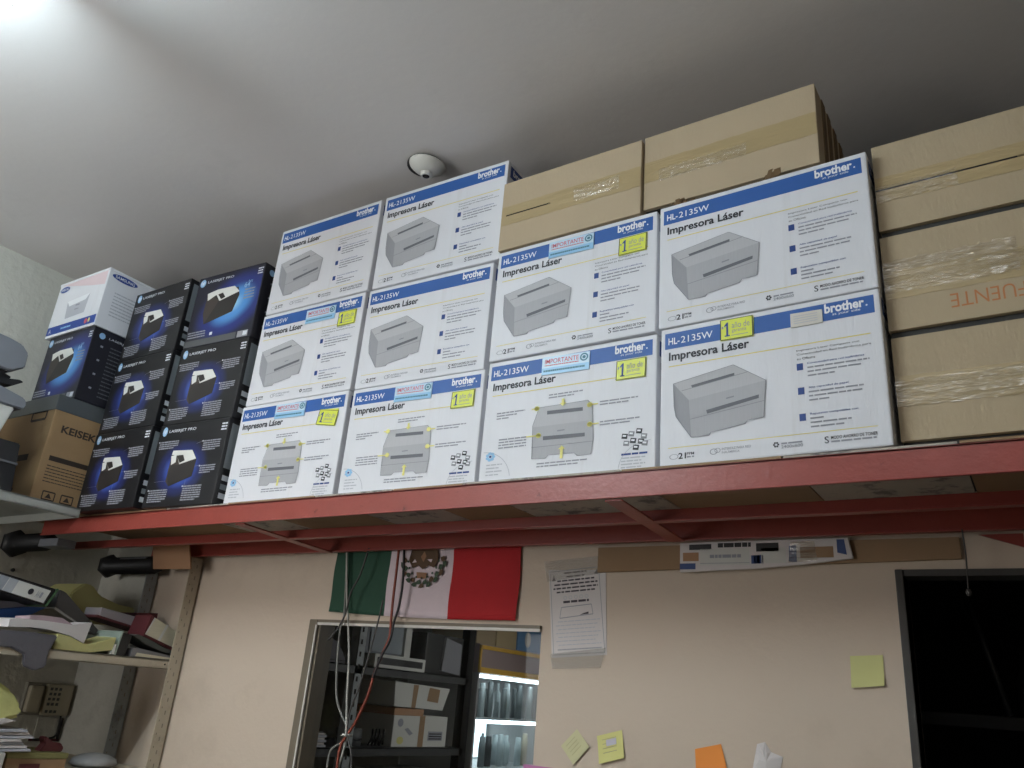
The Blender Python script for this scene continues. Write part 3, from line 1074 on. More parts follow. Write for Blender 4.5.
ff.poly([(-.034, -.002), (-.044, -.014), (-.026, -.012)], FW, 3)
ff.poly([(.014, -.004), (.03, -.014), (.034, -.004)], FW, 3)
ff.poly([(-.012, .004), (.0, -.012), (.010, .006), (.0, .02)], EMB3, 3)
ff.poly([(-.022, -.042), (.018, -.044), (.016, -.062), (-.018, -.060)], EMB3, 3)
for i in range(9):
    a = math.pi * (1.05 + .9 * i / 8)
    ff.disc(.06 * math.cos(a), .06 * math.sin(a), .004, .004, EMB, 3, 6)
m.build('emblem', fl)

# notice taped to the wall
n0 = P(577, 660, 1, WY)
t = thing('paper_notice', 'printed white notice with a thick border taped to the wall right of the flag', 'notice', (n0.x, WY - .0015, n0.z))


def wall_pt(u, v, y=0):
    p = P(u, v, 1, WY) - n0
    return Vector((p.x, y, p.z))


m = MB()
q = [wall_pt(552, 658), wall_pt(607, 655), wall_pt(606, 570), wall_pt(549, 570)]
m.prism(q, (0, .001, 0), PAPER)
f = Face(m, q[0], q[1] - q[0], q[3] - q[0], (0, -.0003, 0))
f.outline([(.04, .03), (.97, .03), (.95, .97), (.03, .97)], .005, GREYINK, 1)
r = random.Random(2)
NINK = mat('notice_ink', (70, 64, 72), .8)
for i, (a, c) in enumerate(((.30, .72), (.34, .68), (.16, .86), (.10, .92), (.08, .92), (.14, .86))):
    f.bars(a, .93 - i * .043, c, .018, NINK, 1, r, 4)
for i in range(5):
    f.ring(.30 + i * .10, .655, .035, .022, .3, LIGHTINK, 1, 10)
f.bars(.26, .595, .74, .026, NINK, 1, r, 4)
f.outline([(.18, .43), (.80, .45), (.78, .56), (.22, .55)], .005, GREYINK, 1)
f.poly([(.55, .45), (.72, .455), (.72, .48), (.64, .47)], NINK, 1)
for i in range(7):
    f.bars(.10 if i % 2 else .14, .385 - i * .043, .92 - .05 * (i % 3), .010, LIGHTINK, 1, r, 3)
f.bars(.12, .075, .92, .014, GREYINK, 1, r)
f.poly([(.06, .86), (.10, .93), (.13, .86)], NINK, 1)
f.poly([(.86, .90), (.92, .95), (.93, .89)], NINK, 1)
m.build('sheet', t)
WTAPE = clear_mat('wall_tape', (255, 254, 252), .14, .25, 1.0, 90, (.4, 1, 2), .14)
for a in ([(548, 582), (603, 573), (600, 556), (545, 562)], [(553, 669), (601, 668), (606, 648), (551, 654)]):
    m = MB()
    m.prism([wall_pt(u, v, -.0022) for u, v in a], (0, .0006, 0), WTAPE)
    m.build('clear_tape', t)


def note(pts, m_, label, name='sticky_note', curl=.006, strip=None, group='notes on the back wall', lines=True):
    P3 = [P(u, v, 1, WY - .001) for u, v in pts]            # bl, br, tr, tl
    mb = MB()
    n = 6
    fr, bk = [], []
    for i in range(n + 1):
        for j in range(n + 1):
            a, c = i / n, j / n
            p = (P3[0] * (1 - a) + P3[1] * a) * (1 - c) + (P3[3] * (1 - a) + P3[2] * a) * c
            p = p + Vector((0, -curl * (1 - c) ** 2 - .0006, 0))
            fr.append(mb.bm.verts.new(p))
            bk.append(mb.bm.verts.new(p + Vector((0, .0006, 0))))
    k = mb.mi(m_)
    for i in range(n):
        for j in range(n):
            A, B_, C_, D_ = i * (n + 1) + j, (i + 1) * (n + 1) + j, (i + 1) * (n + 1) + j + 1, i * (n + 1) + j + 1
            for V, o_ in ((fr, 1), (bk, -1)):
                q = mb.bm.faces.new([V[A], V[B_], V[C_], V[D_]][::o_])
                q.material_index = k
                q.smooth = True
    if lines:
        ln = MATS.get('note_ink') or mat('note_ink', (186, 180, 140), .8)
        for i in range(4):
            c0 = .80 - i * .16
            pa = (P3[0] * (1 - c0) + P3[3] * c0) * .8 + (P3[1] * (1 - c0) + P3[2] * c0) * .2
            pb = (P3[0] * (1 - c0) + P3[3] * c0) * .25 + (P3[1] * (1 - c0) + P3[2] * c0) * .75
            dz = (P3[3] - P3[0]) * .025
            y = Vector((0, -curl * (1 - c0) ** 2 - .0016, 0))
            mb.face([pa + y, pb + y, pb + dz + y, pa + dz + y], ln)
    if strip:
        a0, a1, c0, c1 = strip
        pp = [(P3[0] * (1 - a) + P3[1] * a) * (1 - c) + (P3[3] * (1 - a) + P3[2] * a) * c + Vector((0, -curl * (1 - c) ** 2 - .0018, 0)) for a, c in ((a0, c0), (a1, c0), (a1, c1), (a0, c1))]
        mb.face(pp, mat('note_patch', (196, 192, 204), .7))
    o = recentre(mb.build(name))
    return tag(o, label, 'note', group)


note([(574, 765), (590, 747), (577, 729), (561, 746)], mat('note_pale', (208, 204, 160), .8), 'pale yellow paper note turned on its corner, low on the back wall', curl=.004)
note([(600, 764), (625, 758), (622, 730), (597, 736)], mat('note_yellow', (216, 213, 138), .8), 'yellow sticky note with a small lilac patch, beside the note turned on its corner', strip=(.35, .75, .55, .78))
note([(697, 781), (729, 775), (721, 744), (695, 749)], mat('note_orange', (236, 146, 66), .8), 'bright orange sticky note low on the back wall', lines=False)
note([(852, 688), (885, 686), (883, 655), (850, 656)], mat('note_lime', (208, 208, 142), .8), 'yellow green sticky note high on the wall near the dark doorway', lines=False)
# crumpled white slip
mb = MB()
r = random.Random(12)
cpts = [(752, 772), (757, 744), (765, 742), (771, 752), (783, 757), (779, 775)]
cc = P(766, 762, 1, WY - .008)
ring = [P(u, v, 1, WY - .002) for u, v in cpts]
for i in range(len(ring)):
    a, c = ring[i], ring[(i + 1) % len(ring)]
    mid = (a + c) / 2 * .55 + cc * .45 + Vector((0, -.006 * r.random(), 0))
    mb.face([a, c, mid], PAPER)
    mb.face([a, mid, cc], PAPER)
    mb.face([mid, c, cc], PAPER)
bmesh.ops.remove_doubles(mb.bm, verts=mb.bm.verts[:], dist=1e-5)
bmesh.ops.solidify(mb.bm, geom=mb.bm.faces[:], thickness=-.0006)
tag(recentre(mb.build('paper_slip')), 'crumpled white paper slip on the wall right of the orange note', 'note', 'notes on the back wall')
# pink bordered sheet at the lower edge
a = P(524, 764, 1, WY)
m = MB()
m.box((a.x, WY - .0025, a.z - .20), (a.x + .26, WY - .001, a.z), mat('lilac_border', (190, 120, 170), .7))
m.box((a.x + .012, WY - .0032, a.z - .19), (a.x + .25, WY - .0015, a.z - .008), PAPER)
tag(recentre(m.build('bordered_sheet')), 'pink bordered white sheet on the wall below the window corner', 'notice')

# long flattened cardboard under the shelf
m = MB()
pa, pb, pc, pd = P(597, 567, 1, .395), P(962, 560, 1, .395), P(962, 528, 1, .395), P(604, 540, 1, .395)
m.prism([(pa.x, .397, -.147), (pb.x, .397, -.128), (pb.x, .397, -.082), (pa.x, .397, -.082)], (0, .010, 0), BROWND, .001)
tag(recentre(m.build('cardboard_strip')), 'long brown cardboard strip against the wall under the red shelf', 'cardboard')
a, c = P(680, 572, 1, .385), P(853, 556, 1, .385)
t = thing('flattened_box', 'torn white and blue printed flattened box lying along the brown cardboard strip', 'box', ((a.x + c.x) / 2, .384, -.135))
hw = (c.x - a.x) / 2
m = MB()
m.prism([(-hw, 0, -.016), (-hw * .1, 0, -.010), (hw * .45, 0, -.002), (hw, 0, .010), (hw * .96, 0, .056), (-hw, 0, .056)], (0, .011, 0), PAPER, .001)
f = Face(m, (-hw, 0, -.010), (2 * hw, 0, 0), (0, 0, .066), (0, -.0004, 0))
BPR = mat('print_faded_blue', (64, 84, 132), .7)
f.rect(.0, .0, .10, .22, BPR, 1)
f.rect(.02, .30, .12, .62, BROWNC, 1)
f.rect(.06, .72, .20, .92, DARK, 1)
f.bars(.24, .78, .44, .16, DARK, 1)
f.rect(.13, .14, .43, .74, OFFWHITE, 1)
f.bars(.19, .40, .38, .12, GREYINK, 2)
f.rect(.13, .20, .43, .22, GREYINK, 2)
for u in (.44, .455, .475):
    f.bars(u, .08 + u * .2, u + .035, .30, BPR, 1)
f.rect(.47, .60, .60, .9, DARK, 1)
f.rect(.50, .18, .64, .72, OFFWHITE, 1)
f.poly([(.655, .22), (.70, .2), (.70, .8), (.66, .78)], BPR, 1)
f.rect(.72, .34, .90, .72, BROWND, 1)
f.poly([(.92, .5), (.97, .42), (.96, .95), (.92, .95)], BPR, 1)
m.build('printed_panel', t)
m = MB()
m.prism([(hw * .30, -.002, .002), (hw * .62, -.002, .006), (hw * .60, -.002, .05), (hw * .34, -.002, .05)], (0, .0015, 0), CLEAR)
m.build('clear_tape', t)

# hanging cables
CB = {'g': mat('cable_grey', (128, 128, 122), .5), 'l': mat('cable_pale', (176, 176, 168), .5), 'r': mat('cable_orange', (140, 66, 48), .5), 'k': mat('cable_black', (34, 32, 34), .5), 'd': mat('cable_dark_grey', (72, 70, 68), .5)}
cabs = [
    ('g', .0032, [(347, 548), (346, 580), (344, 615), (340, 631), (337, 665), (336.5, 695), (340, 711), (346, 725), (347.5, 735), (342, 742), (331, 750), (327, 768), (326, 780)], 'grey cable bowing out to the left of the window'),
    ('l', .0032, [(347, 548), (347, 600), (348, 620), (349, 655), (347, 695), (346, 734), (343, 752), (338, 768), (335, 785)], 'pale grey cable hanging straight down the window'),
    ('r', .0040, [(399, 548), (396, 575), (393, 600), (391, 620), (389.5, 637), (382, 655), (374, 675), (368, 695), (358, 717), (350, 731), (341, 745), (337, 766), (336, 785)], 'orange brown cable slanting across the window'),
    ('k', .0036, [(404, 548), (403, 581), (399, 606), (394, 622), (390, 640), (381, 657), (373, 678)], 'thick black cable running beside the orange brown one'),
    ('d', .0026, [(369, 548), (360, 575), (351, 592), (346, 612), (338, 628), (328, 640)], 'thin dark cable crossing the green part of the flag'),
    ('d', .0026, [(383, 600), (378, 622), (366, 665), (358, 690), (350, 711), (347, 733), (351, 752), (351, 770), (350, 785)], 'thin dark grey cable between the pale one and the orange one'),
]
for i, (k, rr, pts, lab) in enumerate(cabs):
    y = WY - .022 - .007 * i
    m = MB()
    path = [P(u, v, 1, y) for u, v in pts]
    m.tube(smooth_path(path, 6), rr, CB[k], 8)
    tag(recentre(m.build('hanging_cable')), lab, 'cable', 'cables hanging from the shelf')
kn = P(347, 735, 1, WY - .035)
m = MB()
m.tube([kn + Vector((0, .026, .002)), kn + Vector((0, -.028, -.002))], .001, CB['l'], 6)
m.lathe([(.014, -.004), (.016, 0), (.014, .004), (.0, .004)], CB['l'], 14, Matrix.Translation(kn))
tag(recentre(m.build('cable_tie')), 'pale tie knotting the hanging cables together', 'cable tie')
a = P(962, 530, 1, .34)
m = MB()
m.tube(smooth_path([(a.x, .34, -.078), (a.x + .001, .343, -.13), (a.x - .002, .34, -.2)]), .0016, CB['d'], 6)
m.lathe([(.004, -.008), (.006, 0), (.004, .006), (.0, .006)], CB['d'], 10, Matrix.Translation((a.x - .002, .34, -.205)))
tag(recentre(m.build('pull_cord')), 'thin pull cord hanging from the shelf in front of the dark doorway', 'cord')

# ------------------------------------------------------------------ the steel rack along the left wall
RXF = -2.15
rk = thing('storage_rack', 'slotted steel rack along the left wall with messy paper shelves', 'rack', (-2.45, -.4, FLZ))
roff = Vector((2.45, .4, -FLZ))


def rkb(m, name):
    for v in m.bm.verts:
        v.co = v.co + roff
    return m.build(name, rk)


def post(x, sx, y, sy, z1, mt, holes=True):
    m = MB()
    m.box((min(x, x + sx * .045), min(y, y + sy * .003), FLZ), (max(x, x + sx * .045), max(y, y + sy * .003), z1), mt)
    m.box((min(x, x + sx * .003), min(y, y - sy * .045), FLZ), (max(x, x + sx * .003), max(y, y - sy * .045), z1), mt)
    z = -1.0
    while z < z1 - .03:
        m.box((x - .0005, y - sy * .018 - .002, z), (x + .0005, y - sy * .018 + .002, z + .013), HOLEP)
        m.box((x - .0005, y - sy * .034 - .0015, z + .02), (x + .0005, y - sy * .034 + .0015, z + .026), HOLEP)
        z += .042
    return rkb(m, 'post')


post(RXF + .0025, -1, .398, 1, -.082, CREAMST)
post(-2.405, -1, .398, 1, -.082, SLOT)
post(RXF + .0025, -1, -1.30, 1, .02, CREAMST)
post(-2.74, 1, -1.30, 1, .02, SLOT)
for z, y1, mt in ((-.445, .400, CREAMST), (-.80, .400, CREAMST), (-.006, -.105, GREYST)):
    m = MB()
    m.box((-2.79, -1.30, z - .004), (RXF, y1, z), mt)
    m.box((RXF - .002, -1.30, z - .030), (RXF, y1, z), mt, .0008)
    m.box((RXF - .016, -1.30, z - .030), (RXF, y1, z - .027), mt)
    m.box((-2.79, y1 - .002, z - .030), (RXF, y1, z), mt)
    if z < -.1:
        for y in (.338, .375):
            m.lathe([(.003, 0), (.003, .002), (.0, .002)], HOLE, 8, Matrix.Translation((RXF, y, z - .014)) @ Matrix.Rotation(math.pi / 2, 4, 'Y'))
    rkb(m, 'shelf')


def yz(mb, x1, depth, pts, m, bev=0):
    """solid whose outline is given in (y, z), from x1 - depth to x1"""
    mb.prism([(x1, y, z) for y, z in pts], (-depth, 0, 0), m, bev)
    return mb


def yzthing(name, label, cat, x1, pts, group=None):
    y0 = sum(p[0] for p in pts) / len(pts)
    z0 = min(p[1] for p in pts)
    t = thing(name, label, cat, (x1 - .1, y0, z0), 0, group)
    o = Vector((-(x1 - .1), -y0, -z0))

    def bld(m, nm):
        for v in m.bm.verts:
            v.co = v.co + o
        return m.build(nm, t)
    return t, bld


def at_x(pts, x1, x0=-2.2):
    """the same outline carried back along the sight line to a deeper layer of the pile"""
    k = (x1 - CAM.x) / (x0 - CAM.x)
    return [(CAM.y + (y - CAM.y) * k, CAM.z + (z - CAM.z) * k) for y, z in pts]


def qf(mb, x, bl, br, tl):
    """a face looking +X: print area from its bl, br, tl corners in (y, z)"""
    return Face(mb, (x, bl[0], bl[1]), (0, br[0] - bl[0], br[1] - bl[1]), (0, tl[0] - bl[0], tl[1] - bl[1]), (.0006, 0, 0))


SHZ = -.445
# lever arch binder lying on the pile, label on the spine
t, bld = yzthing('lever_arch_binder', 'lever arch binder with white and grey spine label and black oval, topping the pile', 'binder', -2.2, [(-.36, -.29), (-.08, -.315)], 'binders on the rack')
sp = [(-.40, -.272), (-.107, -.317), (-.083, -.263), (-.385, -.222)]
m = MB()
yz(m, -2.2, .30, sp, DARK, .003)
bld(m, 'cover')
m = MB()
f = qf(m, -2.2, (-.398, -.269), (-.112, -.313), (-.384, -.226))
LBLG = mat('label_grey', (150, 158, 166), .6)
f.rect(.10, .04, .99, .98, OFFWHITE, 1)
for i, sh_ in enumerate(((96, 106, 118), (112, 120, 130), (128, 136, 144), (146, 152, 160), (166, 170, 176))):
    f.rect(.10 + i * .105, .04, .10 + i * .105 + .098, .98, mat('label_band_%s' % 'abcde'[i], sh_, .6), 2)
f.disc(.795, .52, .030, .22, INK, 3)
f.text('A4', .86, .25, .895, .75, GREYINK, 3)
f.bars(.905, .3, .93, .4, GREYINK, 3)
bld(m, 'spine_label')
m = MB()
yz(m, -2.199, .30, [(-.106, -.319), (-.100, -.319), (-.076, -.262), (-.083, -.261)], GREENED)
bld(m, 'green_edge')
# dark binder sliding off
t, bld = yzthing('lever_arch_binder', 'dark grey binder slanting down behind the labelled one', 'binder', -2.215, [(-.10, -.28), (.10, -.40)], 'binders on the rack')
m = MB()
yz(m, -2.285, .22, at_x([(-.075, -.318), (.085, -.388), (.095, -.372), (-.05, -.268), (-.072, -.262)], -2.285), mat('binder_dark_grey', (62, 60, 60), .4, .1, 20), .003)
bld(m, 'cover')
m = MB()
yz(m, -2.283, .22, at_x([(-.075, -.324), (.06, -.379), (.064, -.376), (-.072, -.317)], -2.283), mat('plastic_sleeve', (150, 150, 146), .2, .2, 30))
bld(m, 'plastic_sleeve')
t, bld = yzthing('folder', 'bright blue folder sticking out under the labelled binder', 'folder', -2.195, [(-.30, -.39), (-.10, -.33)])
m = MB()
yz(m, -2.285, .20, at_x([(-.40, -.402), (-.23, -.388), (-.135, -.346), (-.10, -.322), (-.16, -.328), (-.24, -.345), (-.40, -.362)], -2.285), BLUEF, .002)
bld(m, 'cover')
m = MB()
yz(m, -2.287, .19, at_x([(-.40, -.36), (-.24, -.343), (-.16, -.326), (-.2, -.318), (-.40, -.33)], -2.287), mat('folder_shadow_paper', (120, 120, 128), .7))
bld(m, 'papers')
t, bld = yzthing('paper_stack', 'curled stack of white sheets with its cut end facing out, below the blue folder', 'paper stack', -2.185, [(-.26, -.40), (.03, -.35)])
m = MB()
yz(m, -2.160, .10, [(-.22, -.394), (-.15, -.388), (-.10, -.388), (-.02, -.400), (.030, -.418), (.040, -.352), (-.02, -.366), (-.12, -.364), (-.20, -.366), (-.22, -.372)], PAPER)
bld(m, 'sheets')
m = MB()
yz(m, -2.165, .09, [(-.16, -.3635), (-.12, -.3635), (-.02, -.3655), (-.06, -.349), (-.12, -.349), (-.16, -.356)], mat('pinkish_sheets', (172, 150, 156), .8, .1, 30))
bld(m, 'loose_sheets')
t, bld = yzthing('paper_bundle', 'grey plastic bag of papers drooping over the front edge of the rack shelf', 'bag', -2.15, [(-.3, -.49), (-.05, -.40)])
m = MB()
yz(m, -2.1415, .006, [(-.36, -.415), (-.26, -.405), (-.16, -.402), (-.07, -.404), (-.085, -.455), (-.083, -.498), (-.115, -.512), (-.155, -.500), (-.160, -.468), (-.20, -.452), (-.26, -.452), (-.36, -.462)], GREYCLOTH, .004)
yz(m, -2.152, .12, [(-.40, -.4445), (-.075, -.4445), (-.07, -.410), (-.40, -.408)], GREYCLOTH, .004)
yz(m, -2.1418, .014, [(-.36, -.443), (-.08, -.443), (-.075, -.409), (-.36, -.409)], GREYCLOTH, .003)
bld(m, 'bag')
t, bld = yzthing('folder', 'curved yellow green folder lying on the rack shelf beside the grey bag', 'folder', -2.165, [(-.06, -.44), (.14, -.38)])
m = MB()
yz(m, -2.158, .12, [(-.065, -.4445), (.06, -.4445), (.135, -.430), (.138, -.388), (.10, -.402), (.05, -.4195), (.03, -.4195), (-.02, -.402), (-.065, -.396)], YGREEN, .002)
bld(m, 'cover')
t, bld = yzthing('lever_arch_binder', 'small dark binder standing upright with a pale edge on the rack shelf', 'binder', -2.16, [(.145, -.445), (.17, -.37)], 'binders on the rack')
m = MB()
yz(m, -2.160, .20, [(.148, -.4445), (.185, -.4445), (.195, -.375), (.158, -.370)], DARK, .002)
bld(m, 'cover')
m = MB()
yz(m, -2.158, .20, [(.143, -.4445), (.149, -.4445), (.158, -.366), (.152, -.368)], mat('pale_green_edge', (170, 184, 172), .5))
yz(m, -2.156, .02, [(.128, -.443), (.142, -.443), (.142, -.410), (.136, -.412)], OFFWHITE)
bld(m, 'edge_strip')
t, bld = yzthing('notebook', 'dark grey notebook sloping from the small binder down to the rack post', 'notebook', -2.17, [(.2, -.44), (.40, -.37)])
m = MB()
yz(m, -2.160, .10, [(.200, -.376), (.215, -.370), (.26, -.381), (.330, -.405), (.394, -.416), (.394, -.427), (.32, -.418), (.25, -.399)], mat('notebook_cover', (70, 74, 70), .5, .1, 20), .002)
bld(m, 'cover')
t, bld = yzthing('notebook', 'grey notebook lying flat on the rack shelf against the post', 'notebook', -2.158, [(.2, -.445), (.4, -.42)])
m = MB()
yz(m, -2.158, .22, [(.205, -.4445), (.390, -.4445), (.390, -.432), (.225, -.414), (.207, -.418)], mat('notebook_grey', (118, 116, 118), .6, .1, 20), .002)
bld(m, 'cover')
m = MB()
yz(m, -2.1565, .20, [(.22, -.442), (.385, -.442), (.387, -.437), (.225, -.430)], PAGE)
bld(m, 'pages')
t, bld = yzthing('book', 'cream paperback tilted against the rack post', 'book', -2.18, [(.27, -.4), (.40, -.31)])
bk = [(.252, -.368), (.374, -.404), (.392, -.350), (.276, -.307)]
m = MB()
yz(m, -2.18, .09, bk, PAGE)
f = qf(m, -2.18, bk[0], bk[1], bk[3])
f.rect(.45, .02, .53, .98, OFFWHITE, 1)
f.rect(.0, .02, .05, .98, OFFWHITE, 1)
bld(m, 'pages')
m = MB()
yz(m, -2.176, .096, [(.246, -.373), (.374, -.411), (.392, -.4095), (.386, -.403), (.250, -.366)], MAROON)
yz(m, -2.179, .094, [(.246, -.372), (.252, -.370), (.277, -.304), (.262, -.302)], MAROON)
bld(m, 'cover')
t, bld = yzthing('book', 'maroon bound book with grey pages lying behind the tilted cream paperback', 'book', -2.22, [(.1, -.33), (.28, -.28)])
m = MB()
yz(m, -2.285, .10, at_x([(.085, -.325), (.265, -.352), (.27, -.318), (.085, -.298)], -2.285), mat('grey_pages', (150, 142, 144), .8, .1, 90, stretch=(.1, .1, 4)))
bld(m, 'pages')
m = MB()
yz(m, -2.283, .104, at_x([(.075, -.331), (.268, -.360), (.268, -.352), (.075, -.323)], -2.283), MAROON)
yz(m, -2.284, .10, at_x([(.205, -.300), (.300, -.290), (.300, -.350), (.262, -.352), (.272, -.312)], -2.284), MAROON)
bld(m, 'cover')
t, bld = yzthing('paper_bundle', 'crumpled yellow paper roll at the back of the rack shelf', 'paper', -2.30, [(-.05, -.3), (.2, -.24)])
m = MB()
yz(m, -2.47, .2, at_x([(-.03, -.36), (.205, -.345), (.21, -.285), (.14, -.280), (.07, -.262), (.035, -.232), (.005, -.230), (-.02, -.250), (-.035, -.27)], -2.47), YGREEN, .006)
bld(m, 'roll')

# lower shelf: papers, bag, small boxes
LZ = -.80
t, bld = yzthing('paper_stack', 'stack of loose white sheets at the left end of the lowest rack shelf', 'paper stack', -2.19, [(-.3, -.74), (-.02, -.68)])
m = MB()
for i in range(7):
    yz(m, -2.19 - .004 * (i % 3), .26, [(-.40, -.742 + i * .009), (-.030 - .012 * ((i * 5) % 4), -.742 + i * .009), (-.034 - .012 * ((i * 5) % 4), -.735 + i * .009), (-.40, -.735 + i * .009)], PAPER if i % 2 else LIGHTINK)
bld(m, 'sheets')
m = MB()
yz(m, -2.185, .27, [(-.40, -.7995), (-.105, -.7995), (-.105, -.744), (-.40, -.744)], OFFWHITE, .003)
bld(m, 'box_below')
t, bld = yzthing('plastic_bag', 'pale yellow plastic bag on the paper stack by the wall phone', 'bag', -2.2, [(-.3, -.67), (-.07, -.56)])
m = MB()
yz(m, -2.205, .2, [(-.40, -.676), (-.16, -.672), (-.075, -.645), (-.085, -.618), (-.125, -.575), (-.175, -.548), (-.24, -.54), (-.40, -.55)], mat('bag_yellow', (206, 206, 138), .35, .12, 14, .3, 30), .012)
yz(m, -2.200, .2, [(-.40, -.678), (-.16, -.674), (-.09, -.658), (-.13, -.650), (-.2, -.662), (-.40, -.662)], PAPER, .003)
bld(m, 'bag')
t, bld = yzthing('small_box', 'brown cardboard box low on the rack beside the loose sheets', 'box', -2.2, [(-.06, -.8), (.1, -.72)])
m = MB()
yz(m, -2.215, .2, [(-.0845, -.7995), (.105, -.7995), (.107, -.765), (-.084, -.762)], BROWND, .002)
bld(m, 'carton')
m = MB()
yz(m, -2.213, .2, [(-.085, -.7635), (.108, -.7665), (.108, -.750), (-.085, -.7455)], mat('carton_lid_olive', (128, 124, 78), .7), .001)
f = qf(m, -2.213, (-.05, -.795), (.03, -.795), (-.05, -.768))
f.rect(.1, .1, .9, .6, MAROON, 1)
bld(m, 'lid')
t, bld = yzthing('stapler', 'dark pointed stapler lying on the brown box of the lowest rack shelf', 'stapler', -2.25, [(.07, -.74), (.16, -.70)])
m = MB()
yz(m, -2.25, .035, [(.030, -.7475), (.104, -.7495), (.108, -.738), (.096, -.724), (.062, -.718), (.042, -.704), (.035, -.710), (.045, -.726)], MAROON, .002)
bld(m, 'body')
t, bld = yzthing('plastic_bag', 'rounded white bag standing low on the rack next to the slotted post', 'bag', -2.2, [(.2, -.8), (.3, -.75)])
m = MB()
m.lathe([(.06, -.7995), (.078, -.790), (.07, -.775), (.045, -.763), (.015, -.757), (.0, -.756)], mat('bag_white', (150, 150, 150), .5, .1, 20, .3, 30), 16, Matrix.Translation((-2.30, .255, -.0002)))
bld(m, 'bag')

# wall phone on the left wall
t = thing('wall_phone', 'beige push button wall phone mounted on the grey plaster left wall', 'phone', (LX, .32, -.675))
BEIGE = mat('beige_plastic', (176, 168, 146), .5, .04, 20)
m = MB()
m.box((0, -.10, 0), (.022, .075, .115), mat('phone_base', (146, 142, 130), .5), .004)
m.build('base', t)
m = MB()
m.box((.020, -.030, .002), (.040, .075, .113), BEIGE, .006)
kp = m.build('key_plate', t)
KEY = mat('phone_key', (84, 86, 84), .6)
for r_ in range(5):
    for c_ in range(3):
        m = MB()
        z = .096 - r_ * .018 - (.008 if r_ == 4 else 0)
        y = -.014 + c_ * .017
        m.box((.040, y - .005, z - .005), (.0425, y + .005, z + .005), KEY, .001)
        m.build('key', kp)
m = MB()
m.box((.02, -.095, .010), (.046, -.044, .105), BEIGE, .008)
m.build('handset', t)
m = MB()
m.tube(smooth_path([(.02, .06, .002), (.014, .066, -.03), (.012, .060, -.075), (.012, -.02, -.085)]), .004, DARK, 6)
m.build('cord', t)
mb = MB()
mb.box((LX, .425 - .12, -.757), (LX + .004, .405 - .012, -.683), WALLG)
mb.box((LX, .29, -.765), (LX + .007, .405, -.757), MAROON)
mb.box((LX, .395, -.765), (LX + .007, .403, -.683), DARK)
tag(recentre(mb.build('wall_plate')), 'small framed plate on the left wall under the push button phone', 'plate')
# nail in the left wall
mb = MB()
p = P(12, 570, 0, LX)
mb.lathe([(.006, 0), (.007, .01), (.0, .012)], HOLE, 10, Matrix.Translation(p) @ Matrix.Rotation(math.pi / 2, 4, 'Y'))
tag(recentre(mb.build('wall_plug')), 'dark plug in the left wall above the labelled binder', 'plug')

# ------------------------------------------------------------------ old printer parts on the rack's top shelf (left edge)
t, bld = yzthing('old_printer', 'grey old printer with its lid raised at the left edge of the rack top shelf', 'printer', -2.2, [(-.7, .15), (-.36, .47)])
m = MB()
yz(m, -2.2, .36, [(-.80, .372), (-.42, .372), (-.384, .396), (-.386, .446), (-.412, .468), (-.46, .476), (-.80, .484)], GREYP, .004)
bld(m, 'lid')
m = MB()
yz(m, -2.215, .3, [(-.80, .345), (-.45, .345), (-.42, .372), (-.80, .372)], DARK, .003)
yz(m, -2.205, .05, [(-.47, .318), (-.40, .330), (-.372, .352), (-.385, .356), (-.43, .345), (-.47, .345)], DARK, .002)
yz(m, -2.235, .05, [(-.47, .345), (-.44, .335), (-.41, .345), (-.40, .365), (-.44, .372), (-.47, .372)], DARK, .002)
bld(m, 'hinge_mechanism')
m = MB()
yz(m, -2.195, .38, [(-.80, .262), (-.352, .262), (-.346, .285), (-.358, .300), (-.45, .318), (-.80, .322)], GREYP, .004)
bld(m, 'tray')
m = MB()
yz(m, -2.2, .36, [(-.80, .155), (-.40, .155), (-.375, .262), (-.80, .262)], OFFWHITE, .004)
bld(m, 'body')
m = MB()
yz(m, -2.215, .32, [(-.80, .345), (-.47, .345), (-.47, .315), (-.80, .315)], MIDGREY, .002)
bld(m, 'scanner_bed')
t, bld = yzthing('black_case', 'black case on the rack top shelf under the old printer', 'case', -2.19, [(-.8, -.006), (-.31, .153)])
m = MB()
yz(m, -2.19, .38, [(-.80, -.0055), (-.312, -.0055), (-.330, .154), (-.80, .154)], mat('case_black', (28, 28, 30), .5, .1, 20), .004)
bld(m, 'body')
m = MB()
yz(m, -2.186, .39, [(-.80, .085), (-.322, .085), (-.323, .092), (-.80, .092)], MIDGREY)
bld(m, 'seam')

# ------------------------------------------------------------------ store room seen through the window
BX = -1.75
rk2 = thing('storage_rack', 'dark steel rack in the store room behind the window', 'rack', (BX - .2, 1.2, FLZ))
o2 = Vector((-(BX - .2), -1.2, -FLZ))


def r2b(m, name):
    for v in m.bm.verts:
        v.co = v.co + o2
    return m.build(name, rk2)


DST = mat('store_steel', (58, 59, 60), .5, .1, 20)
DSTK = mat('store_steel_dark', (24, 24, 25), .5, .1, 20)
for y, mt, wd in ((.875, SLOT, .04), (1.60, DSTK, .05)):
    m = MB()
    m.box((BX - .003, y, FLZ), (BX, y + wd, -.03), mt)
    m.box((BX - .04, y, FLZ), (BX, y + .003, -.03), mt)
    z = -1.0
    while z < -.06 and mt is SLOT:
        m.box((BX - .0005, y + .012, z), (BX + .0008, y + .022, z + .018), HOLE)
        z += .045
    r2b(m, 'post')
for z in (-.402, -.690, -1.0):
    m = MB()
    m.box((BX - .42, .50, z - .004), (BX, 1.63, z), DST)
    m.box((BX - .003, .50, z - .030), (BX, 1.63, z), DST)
    r2b(m, 'shelf')


